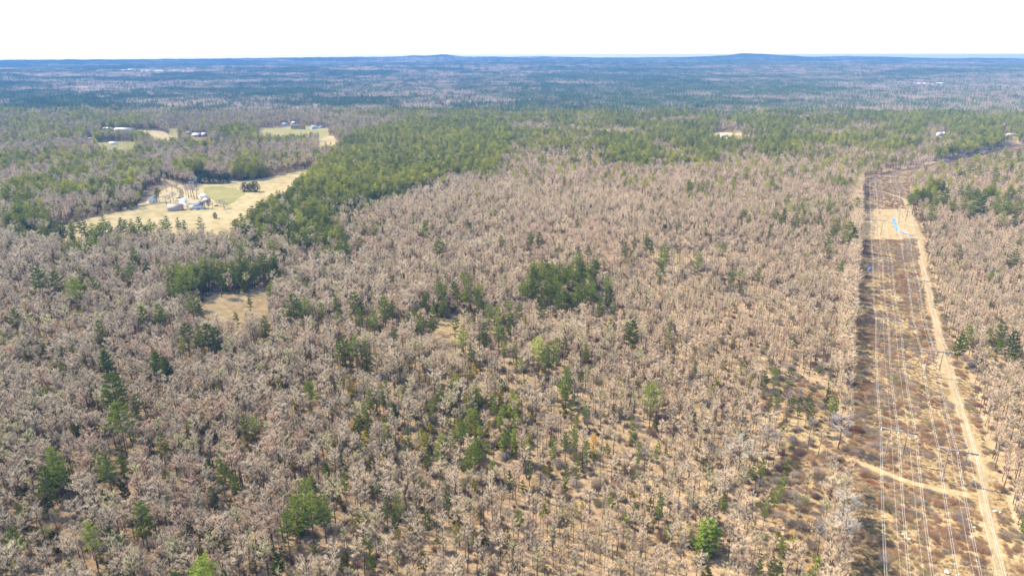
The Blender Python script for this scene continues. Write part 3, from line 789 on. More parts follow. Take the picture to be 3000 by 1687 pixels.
# spacing: closer on the young woods of the right
share = conifer_share(cx_, cy_, X, Y, d)
con = rng.random(len(X)) < share
thin = np.where(con, .0, np.interp(fbm(X, Y, 60, 8), [.3, .48, .65], [.55, .22, .04]))
keep &= rng.random(len(X)) > thin
for i in range(len(PXY)):                                   # room for the traced pines
    dd = (X - PXY[i, 0]) ** 2 + (Y - PXY[i, 1]) ** 2
    keep &= dd > (2.2 if PXY[i, 1] < 900 else 3) ** 2
    # nothing tall right before a traced crown
    fx, fy = PXY[i] / (np.hypot(*PXY[i]) + 1e-6)
    rx = X - PXY[i, 0]; ry = Y - PXY[i, 1]
    al = -(rx * fx + ry * fy); ac = np.abs(rx * fy - ry * fx)
    keep &= ~((al > 0) & (al < 17) & (ac < P_S[i][0] * PR[P_K[i]] * .8 + 1.0))
for px_, py_, hw, fr in [(362, 384, 26, 75), (318, 380, 22, 60), (578, 401, 16, 60), (600, 401, 12, 60), (552, 393, 10, 40), (332, 424, 12, 40), (265, 412, 9, 30), (836, 369, 12, 60), (861, 365, 12, 60),
                           (921, 378, 14, 50), (2121, 402, 16, 50), (2752, 398, 10, 45), (2764, 398, 8, 40), (2960, 400, 20, 50), (2102, 344, 8, 60), (450, 585, 12, 25)]:
    gx, gy, _, _ = [float(v) for v in G(px_, py_)]; l_ = math.hypot(gx, gy); fx, fy = gx / l_, gy / l_
    rx = X - gx; ry = Y - gy; al = -(rx * fx + ry * fy); ac = np.abs(rx * fy - ry * fx)
    if gy > 1100: fr = max(fr, 12.0 / (EYE / l_)); hw *= .62
    keep &= ~((al > -12) & (al < fr) & (ac < hw))
X, Y, Z, con, bx, by, cx_, cy_, d = [a[keep] for a in (X, Y, Z, con, bx, by, cx_, cy_, d)]

# a close row of taller trees stands along the left edge of the clearing
ex, ey = [], []
for (p0, p1) in (((2524, 545), (2518, 680)), ((2518, 680), (2505, 870)), ((2505, 870), (2492, 1130)), ((2488, 1440), (2480, 1760))):
    (ax, bx_), (ay, by_) = [tuple(v) for v in G([p0[0], p1[0]], [p0[1], p1[1]])[:2]]
    k = int(math.hypot(bx_ - ax, by_ - ay) / 3.4)
    for q in range(k):
        for off in (2.5, 6.5):
            ex.append(ax + (bx_ - ax) * q / k - off + rng.normal(0, .8)); ey.append(ay + (by_ - ay) * q / k + rng.normal(0, 1.2))
ex = np.array(ex); ey = np.array(ey); ez = height(ex, ey); e1 = to_px(ex, ey, ez); e2 = to_px(ex, ey, ez + 11)
edge_n = len(ex)
X, Y, Z, con = np.r_[X, ex], np.r_[Y, ey], np.r_[Z, ez], np.r_[con, np.zeros(edge_n, bool)]
bx, by, d = np.r_[bx, e1[0]], np.r_[by, e1[1]], np.r_[d, e1[2]]; cx_, cy_ = np.r_[cx_, e2[0]], np.r_[cy_, e2[1]]

# bare trees
b = ~con
bX, bY, bZ, bpx, bpy_, bd = X[b], Y[b], Z[b], bx[b], by[b], d[b]
n = len(bX)
bk = rng.integers(0, 10, n)
bk = np.where((rng.random(n) < np.interp(bpx + (fbm(bX, bY, 80, 15) - .5) * 900, [500, 1000, 1900], [.15, .35, .93])), rng.integers(10, 16, n), bk)
young = np.interp(bpx, [900, 2000], [.92, .84])
bk[-edge_n:] = rng.choice([0, 2, 4, 5, 7], edge_n)
bs = rng.uniform(.72, 1.12, n) * young * (.85 + .3 * fbm(bX, bY, 70, 14))
bsc = np.c_[bs * rng.uniform(.9, 1.15, n), bs * rng.uniform(.9, 1.15, n), bs]
brot = np.c_[rng.normal(0, .03, (n, 2)), rng.uniform(0, 6.283, n)]
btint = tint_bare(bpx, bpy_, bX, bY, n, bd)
# conifers
cX, cY, cZ, cpx, cpy, cd = X[con], Y[con], Z[con], bx[con], by[con], d[con]
m_ = len(cX)
ck = np.array([0, 1, 2, 3, 7, 7, 3, 5, 8, 4])[rng.integers(0, 10, m_)]
small = (cd < 760) & (conifer_share(cpx, cpy, cX, cY, cd) < .3)
ck = np.where(small, np.array([6, 8, 9])[rng.integers(0, 3, m_)], ck)
cs = rng.uniform(.72, 1.1, m_); csc = np.c_[cs * rng.uniform(.9, 1.15, m_), cs * rng.uniform(.9, 1.15, m_), cs]
crot = np.c_[rng.normal(0, .02, (m_, 2)), rng.uniform(0, 6.283, m_)]
ctint = tint_pine(m_, cX, cY)
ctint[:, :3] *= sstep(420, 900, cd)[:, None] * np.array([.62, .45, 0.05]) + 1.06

def in_frame(px, py, pyt): return (px > -10) & (px < 3010) & (pyt < 1687) & (py > 0)

# ---- which trees stand as objects of their own (the 300 that show largest of each kind)
_, btop, _ = to_px(bX, bY, bZ + 13 * bs)
ok = in_frame(bpx, bpy_, btop)
order = np.argsort(np.where(ok, bd / bs, 1e9))
bind = order[:300]
nb_man = len(PINES)
_, ctop, _ = to_px(cX, cY, cZ + 12)
ok2 = in_frame(cpx, cpy, ctop)
PHa = np.array(PH)
order2 = np.argsort(np.where(ok2, cd / (cs * PHa[ck]), 1e9))
# traced pines sorted by how large they show
pm_size = np.array([P_S[i][2] * PH[P_K[i]] / max(P_Y[i], 50) for i in range(nb_man)])
pm_order = np.argsort(-pm_size)
pm_ind = pm_order[:300]; pm_rest = pm_order[300:]
extra = order2[:max(0, 300 - len(pm_ind))]

# ------------------------------------------------------------------ labels for the single trees
LM = [(2080, 1600, 'the bright green lone pine'), (870, 1560, 'the big dark pine clump'), (405, 1520, 'the rounded pine left of the clump'), (593, 1680, 'the yellow-green pine at the bottom edge'),
      (256, 1570, 'the yellowish pine at lower left'), (325, 1160, 'the tall cone-shaped pine'), (340, 1270, 'the tall pine with bare lower trunk'), (145, 1370, 'the pine pair at far left'),
      (335, 1440, 'the sandy gap at lower left'), (643, 1370, 'the narrow pine pair'), (1742, 1320, 'the orange-leaved tree'), (1484, 1290, 'the flat-topped pine mid wood'),
      (1660, 1120, 'the lone pine beside a sapling'), (1910, 1190, 'the lone pine on pale woods'), (1850, 1270, 'the narrow double-topped pine'), (1600, 1050, 'the yellow and dark pine pair'),
      (1470, 880, 'the brushy glade'), (1700, 870, 'the central pine stand'), (1370, 980, 'the pines around the brown glade'), (690, 890, 'the meadow in the woods'), (590, 1000, 'the broad pine trio'),
      (1030, 1030, 'the three pines in a row'), (1130, 920, 'the dark pines by the glade'), (880, 890, 'the pale double pine'), (600, 620, 'the white farmhouse'), (510, 610, 'the long brown barn'),
      (200, 830, 'the dark pines at the left'), (370, 800, 'the pine group on grey woods'), (2050, 760, 'the isolated slender pine'), (1950, 760, 'the pair of lone pines'), (2500, 670, 'the dark pine at the clearing edge'),
      (2150, 800, 'the three small pines right of centre'), (2840, 985, 'the twin pines right of the track'), (2930, 990, 'the pine trio at the right edge'), (2540, 1320, 'the near pole frame'), (2780, 1400, 'the pole frame by the track'),
      (2340, 1200, 'the logged slope'), (2350, 1640, 'the thinned woods by the clearing'), (2870, 590, 'the pine row right of the clearing'), (2690, 580, 'the top bend of the dirt track'), (2780, 500, 'the far pole frames'),
      (1320, 1560, 'the dense woods at bottom centre'), (1150, 1470, 'the two yellow-green pines'), (1600, 1600, 'the reddish thicket'), (1000, 1250, 'the green saplings mid wood'), (1310, 1450, 'the olive pine mid wood'),
      (2700, 650, 'the blue pools'), (1285, 680, 'the lone pine above the glade'), (1560, 700, 'the two small pines side by side'), (350, 680, 'the row of pines along the field'), (850, 1520, 'the large clump'),
      (1900, 1640, 'the pale woods at bottom right'), (110, 1640, 'the dark thicket at bottom left'), (2930, 1560, 'the dirt track at the bottom'), (1090, 1650, 'the grey thicket at bottom centre')]
LMa = np.array([(a, b) for a, b, _ in LM], float)
ORD = ['nearest', 'second nearest', 'third nearest', 'fourth nearest', 'fifth nearest', 'sixth nearest', 'seventh nearest', 'eighth nearest', 'ninth nearest', 'tenth nearest', 'eleventh nearest', 'twelfth nearest']

def label_all(items):
    """items: (px, py, look words, noun) -> labels that single each one out"""
    rows = []
    for i, (px, py, look, noun) in enumerate(items):
        dd = np.hypot(LMa[:, 0] - px, (LMa[:, 1] - py) * 1.3)
        j = int(np.argmin(dd)); dx = px - LM[j][0]; dy = py - LM[j][1]
        if abs(dx) > abs(dy) * .8: w = 'right of' if dx > 0 else 'left of'
        else: w = 'in front of' if dy > 0 else 'behind'
        if dd[j] < 28: w = 'at'
        rows.append(('%s %s %s %s' % (look, noun, w, LM[j][2]), float(dd[j]), i))
    out = [None] * len(items); seen = {}
    for base, dist, i in sorted(rows, key=lambda r_: (r_[0], r_[1])): seen.setdefault(base, []).append(i)
    for base, idx in seen.items():
        for q, i in enumerate(idx):
            out[i] = base if len(idx) == 1 else '%s, %s' % (base, ORD[min(q, 11)])
    return [' '.join(t.split()[max(0, len(t.split()) - 16):]) for t in out]

def colour_word_bare(c):
    r_, g_, b_ = c[:3]
    if r_ > g_ * 1.42: return 'reddish'
    if g_ > r_ * .97: return 'green'
    if r_ > .5: return 'pale sandy'
    if r_ < .28: return 'dark'
    return 'grey' if b_ > r_ * .73 else 'tan'

def colour_word_pine(c):
    if c[0] > .5: return 'orange-leaved'
    if c[0] > .19: return 'yellow-green'
    if c[0] > .125: return 'light green'
    return 'dark green' if c[0] < .085 else 'mid green'

def place_tree(name, meshes, loc, rz, sc, tint, label, cat, group):
    t = thing(name, label, cat, loc, rz, group); t.scale = sc
    a = obj('trunk', meshes[0], t); c = obj('crown', meshes[1], t)
    c['tint'] = [float(v) for v in tint[:4]]; t['tint'] = c['tint']
    return t

bshape = ['broad', 'upright', 'full', 'slim', 'spreading', 'narrow', 'lanky', 'rounded', 'low bushy', 'spindly', 'slender', 'feathery', 'pole-like', 'short slender', 'loose-crowned', 'small thin']
items = [(float(bpx[i]), float(btop[i] + (bpy_[i] - btop[i]) * .3), '%s %s' % (bshape[bk[i]], colour_word_bare(btint[i])), 'bare tree') for i in bind]
labs = label_all(items)
for q, i in enumerate(bind):
    place_tree('bare_tree', bare_set[bk[i]], (bX[i], bY[i], bZ[i] - .1), brot[i, 2], bsc[i], btint[i], labs[q], 'tree', 'bare trees in the nearest woods')
keepb = np.ones(n, bool); keepb[bind] = False

pshape = ['cone-shaped', 'broad tiered', 'tall high-crowned', 'full', 'rounded', 'narrow', 'small bushy', 'ragged', 'slim young', 'tiny']
items = [(P_PX[i], P_PY[i] + 20, '%s %s' % (pshape[P_K[i]], colour_word_pine(P_T[i])), 'tree' if P_T[i][0] > .5 else 'pine') for i in pm_ind]
items += [(float(cpx[i]), float(ctop[i] + 20), '%s %s' % (pshape[ck[i]], colour_word_pine(ctint[i])), 'pine') for i in extra]
labs = label_all(items)
for q, i in enumerate(pm_ind):
    place_tree('pine_tree', pine_set[P_K[i]], (P_X[i], P_Y[i], P_Z[i] - .1), float(rng.uniform(0, 6.28)), P_S[i], P_T[i], labs[q], 'tree', 'pines standing out of the bare woods')
for q, i in enumerate(extra):
    place_tree('pine_tree', pine_set[ck[i]], (cX[i], cY[i], cZ[i] - .1), crot[i, 2], csc[i], ctint[i], labs[len(pm_ind) + q], 'tree', 'pines standing out of the bare woods')
keepc = np.ones(m_, bool); keepc[extra] = False

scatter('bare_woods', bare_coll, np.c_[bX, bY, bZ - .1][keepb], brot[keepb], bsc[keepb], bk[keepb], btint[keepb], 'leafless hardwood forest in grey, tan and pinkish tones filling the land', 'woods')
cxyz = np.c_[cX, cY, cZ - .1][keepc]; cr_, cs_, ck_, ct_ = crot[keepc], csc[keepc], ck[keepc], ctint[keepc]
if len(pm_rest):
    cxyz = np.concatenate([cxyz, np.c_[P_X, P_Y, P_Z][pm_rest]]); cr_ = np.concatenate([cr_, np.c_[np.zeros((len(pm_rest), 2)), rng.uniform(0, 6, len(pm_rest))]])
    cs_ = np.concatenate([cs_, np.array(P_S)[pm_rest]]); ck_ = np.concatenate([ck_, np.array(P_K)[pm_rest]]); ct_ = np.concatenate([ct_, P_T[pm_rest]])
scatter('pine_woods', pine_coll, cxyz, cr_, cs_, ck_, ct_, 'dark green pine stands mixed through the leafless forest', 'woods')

# understory: saplings and young hemlocks between the trees, thicker on the left and at the bottom
X, Y = grid(135, 900, 5.6, 31)
Z = height(X, Y); bx, by, d = to_px(X, Y, Z)
keep = np.ones(len(X), bool)
for pl in EXCL: keep &= ~inside(pl, bx, by)
keep &= ~(inside(LOGGED, bx, by) & (rng.random(len(X)) > .5))
mid = inside([(980, 1080), (1520, 1060), (1580, 1360), (1050, 1360)], bx, by)
green = np.where(mid, .25, 0) + np.interp(bx + (fbm(X, Y, 90, 41) - .5) * 900, [0, 900, 1700, 2400], [.42, .34, .2, .10]) * np.interp(by, [700, 1100, 1500], [.5, .8, 1.0])
keep &= rng.random(len(X)) < green
X, Y, Z, bx = X[keep], Y[keep], Z[keep], bx[keep]; n = len(X)
k = np.array([9, 9, 6, 8])[rng.integers(0, 4, n)]; s = rng.uniform(.45, 1.1, n) * np.where(k == 9, 1.1, .65)
tt = tint_pine(n, X, Y); tt[:, :3] = tt[:, :3] * np.array([1.2, .95, 1.0])
dk = rng.random(n) < .45
tt[dk, :3] *= .6
mk = mid[keep]; tt[mk, :3] = tt[mk, :3] * np.array([1.5, 1.4, 1.1])
scatter('understory', pine_coll, np.c_[X, Y, Z - .1], np.c_[np.zeros((n, 2)), rng.uniform(0, 6.28, n)], np.c_[s * 1.15, s * 1.15, s], k, tt, 'green saplings and young conifers under the leafless trees', 'undergrowth')

# low brush and dead stems on the forest floor
X, Y = grid(135, 700, 3.1, 36)
Z = height(X, Y); bx, by, d = to_px(X, Y, Z)
keep = rng.random(len(X)) < np.interp(fbm(X, Y, 25, 47), [.3, .7], [.15, .7])
for pl in EXCL: keep &= ~inside(pl, bx, by)
X, Y, Z = X[keep], Y[keep], Z[keep]; n = len(X)
pal = np.array([(.24, .17, .11), (.34, .26, .18), (.30, .26, .21), (.24, .22, .11), (.40, .33, .25), (.20, .12, .09)])
tt = np.c_[pal[rng.integers(0, 6, n)] * rng.uniform(.65, 1.15, (n, 1)), np.ones(n)]
s = rng.uniform(.5, 1.6, n)
scatter('forest_floor_brush', shrub_coll, np.c_[X, Y, Z - .05], np.c_[np.zeros((n, 2)), rng.uniform(0, 6.28, n)], np.c_[s, s, s * 1.3], rng.integers(0, 4, n), tt, 'thin brown brush on the floor of the leafless woods', 'brush')

# brush of the clearing
X, Y = grid(135, 1250, 1.45, 32)
Z = height(X, Y); bx, by, d = to_px(X, Y, Z)
straw = inside([(2523, 615), (2668, 612), (2695, 700), (2522, 705)], bx, by)
lg = inside(LOGGED, bx, by)
dens = np.where(straw, .06, np.interp(fbm(X, Y, 16, 51), [.3, .5, .7], [.7, .85, .9]))
keep = (inside(CORR, bx, by) & (rng.random(len(X)) < dens)) | (lg & (rng.random(len(X)) < dens * .4))
roadp = np.c_[G([p[0] for p in ROAD], [p[1] for p in ROAD])[:2]].T if False else np.array(list(zip(*G([p[0] for p in ROAD], [p[1] for p in ROAD])[:2])))
for i in range(len(roadp) - 1):
    a, c = roadp[i], roadp[i + 1]; v = c - a; L2 = (v @ v) + 1e-6
    t = np.clip(((X - a[0]) * v[0] + (Y - a[1]) * v[1]) / L2, 0, 1)
    keep &= np.hypot(X - a[0] - t * v[0], Y - a[1] - t * v[1]) > 3.0
gp = np.array(list(zip(*G([2500, 2560, 2620, 2680, 2760, 2840, 2880], [1345, 1370, 1400, 1420, 1435, 1452, 1460])[:2])))
for i in range(len(gp) - 1):
    a, c = gp[i], gp[i + 1]; v = c - a; L2 = (v @ v) + 1e-6
    t = np.clip(((X - a[0]) * v[0] + (Y - a[1]) * v[1]) / L2, 0, 1)
    keep &= np.hypot(X - a[0] - t * v[0], Y - a[1] - t * v[1]) > 2.6
straw_k = straw[keep]
X, Y, Z = X[keep], Y[keep], Z[keep]; n = len(X)
pal = np.array([(.26, .16, .09), (.34, .22, .12), (.27, .21, .16), (.23, .19, .09), (.38, .27, .16), (.25, .12, .06)])
tt = np.c_[pal[np.clip((fbm(X, Y, 22, 61) * 8 - 1.5 + rng.uniform(-2.2, 2.2, n)).astype(int), 0, 5)] * rng.uniform(.9, 1.35, (n, 1)), np.ones(n)]
big = fbm(X, Y, 13, 52) + .12 * (fbm(X, Y, 50, 53) - .5) + rng.normal(0, .05, n) > .47
big &= ~straw_k
byk = to_px(X, Y, Z)[1]; big &= (byk > 720) | (rng.random(n) < .45)
s = np.where(big, rng.uniform(.4, .95, n), rng.uniform(.22, .42, n))
st = np.array([.36, .27, .15]) * rng.uniform(.75, 1.2, (n, 1)); tt[~big, :3] = st[~big]
scatter('clearing_brush', shrub_coll, np.c_[X, Y, Z - .05], np.c_[np.zeros((n, 2)), rng.uniform(0, 6.28, n)], np.c_[s * 1.3, s * 1.3, s], rng.integers(0, 4, n), tt, 'low brown scrub covering the power line clearing', 'brush')

# far woods
X, Y = grid(1840, 9300, 112, 33, 1.06)
Z = height(X, Y); bx, by, d = to_px(X, Y, Z)
r_ = np.hypot(X, Y)
far_excl = [[(330, 199), (560, 199), (560, 212), (330, 212)]]
keep = np.ones(len(X), bool)
for pl in EXCL[5:]: keep &= ~inside(pl, bx, by)
X, Y, Z, bx, by, d, r_ = [a[keep] for a in (X, Y, Z, bx, by, d, r_)]
n = len(X)
sh = conifer_share(bx, by - 4, X, Y, d) + .02
big = fbm(X * .55, Y, 1500, 71); sh = np.clip(sh + (big - .5) * .7 * sstep(1900, 2600, d), .1, .8)
lv = np.clip(np.searchsorted([.08, .24, .47, .72], sh + rng.normal(0, .05, n)), 0, 4)
e = 20.
gx_ = (height(X + e, Y) - height(X - e, Y)) / (2 * e); gy_ = (height(X, Y + e) - height(X, Y - e)) / (2 * e)
rot = np.c_[np.arctan(gy_), -np.arctan(gx_), np.zeros(n)]
s = rng.uniform(.95, 1.1, n)
scatter('far_woods', patch_coll, np.c_[X, Y, Z - .3], rot, np.c_[s * np.where(rng.random(n) < .5, -1, 1), s, s * rng.uniform(.85, 1.15, n)], lv * 2 + rng.integers(0, 2, n), np.ones((n, 4)), 'far forest of mixed evergreens and leafless trees running to the horizon', 'woods')

# ------------------------------------------------------------------ haze over the whole land
hm, nt, out = new_mat('haze')
v = nt.nodes.new('ShaderNodeVolumePrincipled')
v.inputs['Color'].default_value = (*HAZE_COLOR, 1); v.inputs['Density'].default_value = HAZE_DENSITY
v.inputs['Anisotropy'].default_value = 0.0
nt.links.new(v.outputs[0], out.inputs['Volume'])
hz = MB().box((0, 0, 0), (1, 1, 1)).mesh('haze', [hm])
h = obj('haze', hz, kind='stuff')
h.scale = (20200, 20200, 180); h.location = (0, 0, 165 - 90)

# ------------------------------------------------------------------ pole frames and conductors
def frame_parts():
    """H-frame 14 m high with a 12.4 m arm, built once"""
    A = {}
    A['pole'] = [MB().tube([(x, 0, -.3), (x, 0, 14.8)], [.21, .15], 8).mesh('pole', [M['weathered_pole']]) for x in (-2.9, 2.9)]
    A['crossarm'] = MB().box((0, .24, 13.6), (12.4, .14, .26)).box((0, -.24, 13.6), (12.4, .14, .26)).mesh('crossarm', [M['galvanised_arm']])
    A['brace'] = [MB().tube([(-2.9, .3, 6.2), (2.9, .3, 11.4)], .09, 4).mesh('brace', [M['weathered_pole']]), MB().tube([(2.9, -.3, 6.2), (-2.9, -.3, 11.4)], .09, 4).mesh('brace', [M['weathered_pole']])]
    A['knee_brace'] = [MB().tube([(s * 2.9, .2, 12.0), (s * 5.2, .2, 13.4)], .07, 4).mesh('knee_brace', [M['weathered_pole']]) for s in (-1, 1)]
    ins = []
    for x in (-6.0, 0, 6.0):
        mb = MB().tube([(x, 0, 13.4), (x, 0, 12.2)], .03, 4)
        for z in np.linspace(12.35, 13.25, 7): mb.tube([(x, 0, z), (x, 0, z + .04), (x, 0, z + .08)], [.13, .13, .05], 8)
        ins.append(mb.mesh('insulator', [M['insulator_glass']]))
    A['insulator'] = ins
    return A
FP = frame_parts()
def pole_frame(x, y, az, lab, grp):
    t = thing('pole_frame', lab, 'utility pole', (x, y, float(height(x, y))), az, grp)
    for p in FP['pole']: obj('pole', p, t)
    obj('crossarm', FP['crossarm'], t)
    for p in FP['brace']: obj('brace', p, t)
    for p in FP['knee_brace']: obj('knee_brace', p, t)
    for p in FP['insulator']: obj('insulator', p, t)
    return t
cdir = np.array([math.sin(rad(27.5)), math.cos(rad(27.5))])
def line_pts(feet):
    x, y, z, t = G([f[0] for f in feet], [f[1] for f in feet]); return np.c_[x, y]
Lft = line_pts([(2604, 1349), (2592, 1003), (2584, 812), (2573, 690), (2563, 603), (2556, 552)])
Rgt = line_pts([(2778, 1412), (2722, 1102), (2684, 880), (2662, 748), (2646, 662), (2630, 590), (2612, 545)])
def fit(pts, first):
    """keep the frames on one straight line"""
    c = pts.mean(0); dd = pts - c; w, v = np.linalg.eigh(dd.T @ dd); dv = v[:, -1]; dv = dv * np.sign(dv[1])
    s = dd @ dv
    return c + s[:, None] * dv, dv
Lft, dL = fit(Lft, 0); Rgt, dR = fit(Rgt, 0)
Lft = np.vstack([Lft[0] - dL * 112, Lft]); Rgt = np.vstack([Rgt[0] - dR * 112, Rgt])
# the lines bend and go on to the right
Ul = line_pts([(2691, 491), (2856, 455), (3010, 424)]); U0 = line_pts([(2632, 500)])
leg = Ul[1] - Ul[0]; leg /= np.linalg.norm(leg); nrm = np.array([leg[1], -leg[0]])
FarA = np.vstack([U0[0] + nrm * 14, Ul[0] + nrm * 10, line_pts([(2745, 478)])[0] + nrm * 10, line_pts([(2798, 466)])[0] + nrm * 10, Ul[1] + nrm * 10, line_pts([(2925, 441)])[0] + nrm * 10, Ul[2] + nrm * 10, Ul[2] + nrm * 10 + leg * 150])
FarB = FarA + nrm * 22 + leg * 6
FarA_full = np.vstack([Lft, FarA]); FarB_full = np.vstack([Rgt, FarB])
names_l = ['behind the view', 'nearest of the left row, by the grassy path', 'second of the left row', 'third of the left row, below the straw flat', 'fourth in the left row, on the pale straw flat', 'fifth in the left row, above the pools', 'last of the left row before the bend']
names_r = ['behind the view', 'nearest of the right row, by the track', 'second of the right row', 'third of the right row, at the cross path', 'fourth of the right row, where the track kinks', 'fifth of the right row, by the blue pool', 'sixth of the right row', 'last of the right row before the bend']
def azim(p, q): d_ = q - p; return -math.atan2(d_[0], d_[1])
def run(full, nn, names, tag_):
    for i in range(1, len(full)):
        a = full[max(0, i - 1)]; c = full[min(len(full) - 1, i + 1)]
        lab = ('wooden two-pole frame with pale crossarm, ' + names[i]) if i < nn else 'far pole frame, %s along the %s of the bent clearing' % (['first', 'second', 'third', 'fourth', 'fifth', 'sixth', 'seventh', 'eighth'][i - nn], tag_)
        pole_frame(full[i][0], full[i][1], azim(a, c), lab, 'wooden pole frames of the power lines')
run(FarA_full, len(Lft), names_l, 'far side'); run(FarB_full, len(Rgt), names_r, 'near side')
def wire(full, off, zt, lab, grp, r=.045, sag=2.4, twin=0.0, start=0):
    P = []
    for i in range(start, len(full)):
        a = full[max(0, i - 1)]; c = full[min(len(full) - 1, i + 1)]; dv = (c - a) / np.linalg.norm(c - a)
        side = np.array([dv[1], -dv[0]]); p = full[i] + side * (off + twin)
        P.append((*p, float(height(*full[i])) + zt))
    P = np.array(P); pts = []
    for i in range(len(P) - 1):
        k = 14 if i < 4 else 8
        L = np.linalg.norm(P[i + 1] - P[i])
        for q in np.arange(k) / k:
            p = P[i] * (1 - q) + P[i + 1] * q; p[2] -= 4 * sag * (L / 110) ** 2 * q * (1 - q) * (.6 if L > 200 else 1); pts.append(p)
    pts.append(P[-1])
    o = obj('power_line', MB().tube(pts, r, 4).mesh('power_line', [M['aluminium_wire']]), None, (0, 0, 0), None, lab, 'power line', grp)
for full, wn_ in ((FarA_full, 'left'), (FarB_full, 'right')):
    for off, ww in ((-6, 'outer left'), (0, 'middle'), (6, 'outer right')):
        for tw, tn in ((-.3, 'left strand'), (.3, 'right strand')):
            wire(full, off, 12.2, '%s of the %s twin cable on the %s row of pole frames' % (tn, ww, wn_), 'power line cables over the clearing', r=.021, twin=tw)
    for off, ww in ((-2.9, 'left'), (2.9, 'right')):
        wire(full, off, 14.8, 'thin %s top wire joining the pole tips of the %s row' % (ww, wn_), 'power line cables over the clearing', r=.015, sag=1.8)

# ------------------------------------------------------------------ boulders and logs in the clearing
def stone_mesh(seed):
    r = np.random.default_rng(seed); import bmesh
    bm = bmesh.new(); bmesh.ops.create_icosphere(bm, subdivisions=2, radius=1)
    for v_ in bm.verts:
        f = 1 + .25 * math.sin(v_.co.x * 3 + seed) + r.normal(0, .07); v_.co *= f; v_.co.z *= .62
        if v_.co.z < -.3: v_.co.z = -.3
    me = bpy.data.meshes.new('boulder'); bm.to_mesh(me); bm.free(); me.materials.append(M['boulder_stone']); return me
SM = [stone_mesh(i) for i in range(4)]
z5 = lambda x, y: (2200 + x * .4742, 1000 + y * .4742)
ROCKS = [(z5(345, 835), .9, 'pale boulder on the logged slope left of the scrub'), (z5(920, 770), .9, 'pale boulder at the feet of the near left pole frame'), (z5(965, 995), .8, 'white boulder right of the third cable from the left'),
         (z5(940, 1190), .7, 'small white boulder between the left cables'), (z5(978, 1222), .9, 'flat white boulder touching the third cable in view'), (z5(1210, 1428), 1.3, 'wide pale boulder at the bottom edge under the cables'),
         (z5(1510, 1050), 1.2, 'pale boulder right of the track where paths meet'), (z5(1535, 1056), .8, 'smaller pale boulder just right of the track junction'), (z5(1080, 145), 1.1, 'pale boulder below the arm of the second right pole frame'),
         (z5(1380, 1150), .9, 'pale boulder in scrub left of the lower track'), (z5(752, 925), .7, 'small stone in scrub left of the first cable'), (z5(200, 1157), 1.0, 'pale boulder in thinned woods at lower right'),
         (z5(1148, 850), .8, 'pale stone at the foot of the frame by the track'), ((2657, 937), 1.2, 'pale boulder amid scrub beyond the near frames'), ((2583, 720 + 45), 1.1, 'pale stone between the left cables, far up the clearing'), ((2683, 973), 1.1, 'pale boulder near the track above the second right frame')]
for i, ((px_, py_), s, lab) in enumerate(ROCKS):
    x, y, z, t = G(px_, py_)
    o = obj('boulder', SM[i % 4], None, (float(x), float(y), float(z) + .15 * s), None, lab, 'boulder', 'boulders in the clearing'); o.scale = (s * .8, s * .65, s * .65); o.rotation_euler = (0, 0, i * 1.3)
LOGS = [((2262, 1108), .4, 7, 'fallen grey trunk at the top of the logged slope'), ((2290, 1100), -.3, 6, 'pale fallen trunk beside the pines of the logged slope'), ((1880, 846), .9, 8, 'bleached fallen trunk in the small blown-down gap'), ((2870, 1050), .2, 6, 'fallen log right of the dirt track')]
for (p_, a, L, lab) in LOGS:
    x, y, z, t = G(*p_)
    mb = MB().tube([(-L / 2, 0, .25), (0, .2, .3), (L / 2, 0, .25)], [.22, .18, .1], 6).tube([(L * .2, .1, .25), (L * .35, .9, .8)], [.06, .02], 4).tube([(L * .1, .1, .25), (L * .2, -.9, .7)], [.06, .02], 4)
    o = obj('fallen_log', mb.mesh('fallen_log', [M['dead_log']]), None, (float(x), float(y), float(z)), None, lab, 'log'); o.rotation_euler = (0, 0, a)

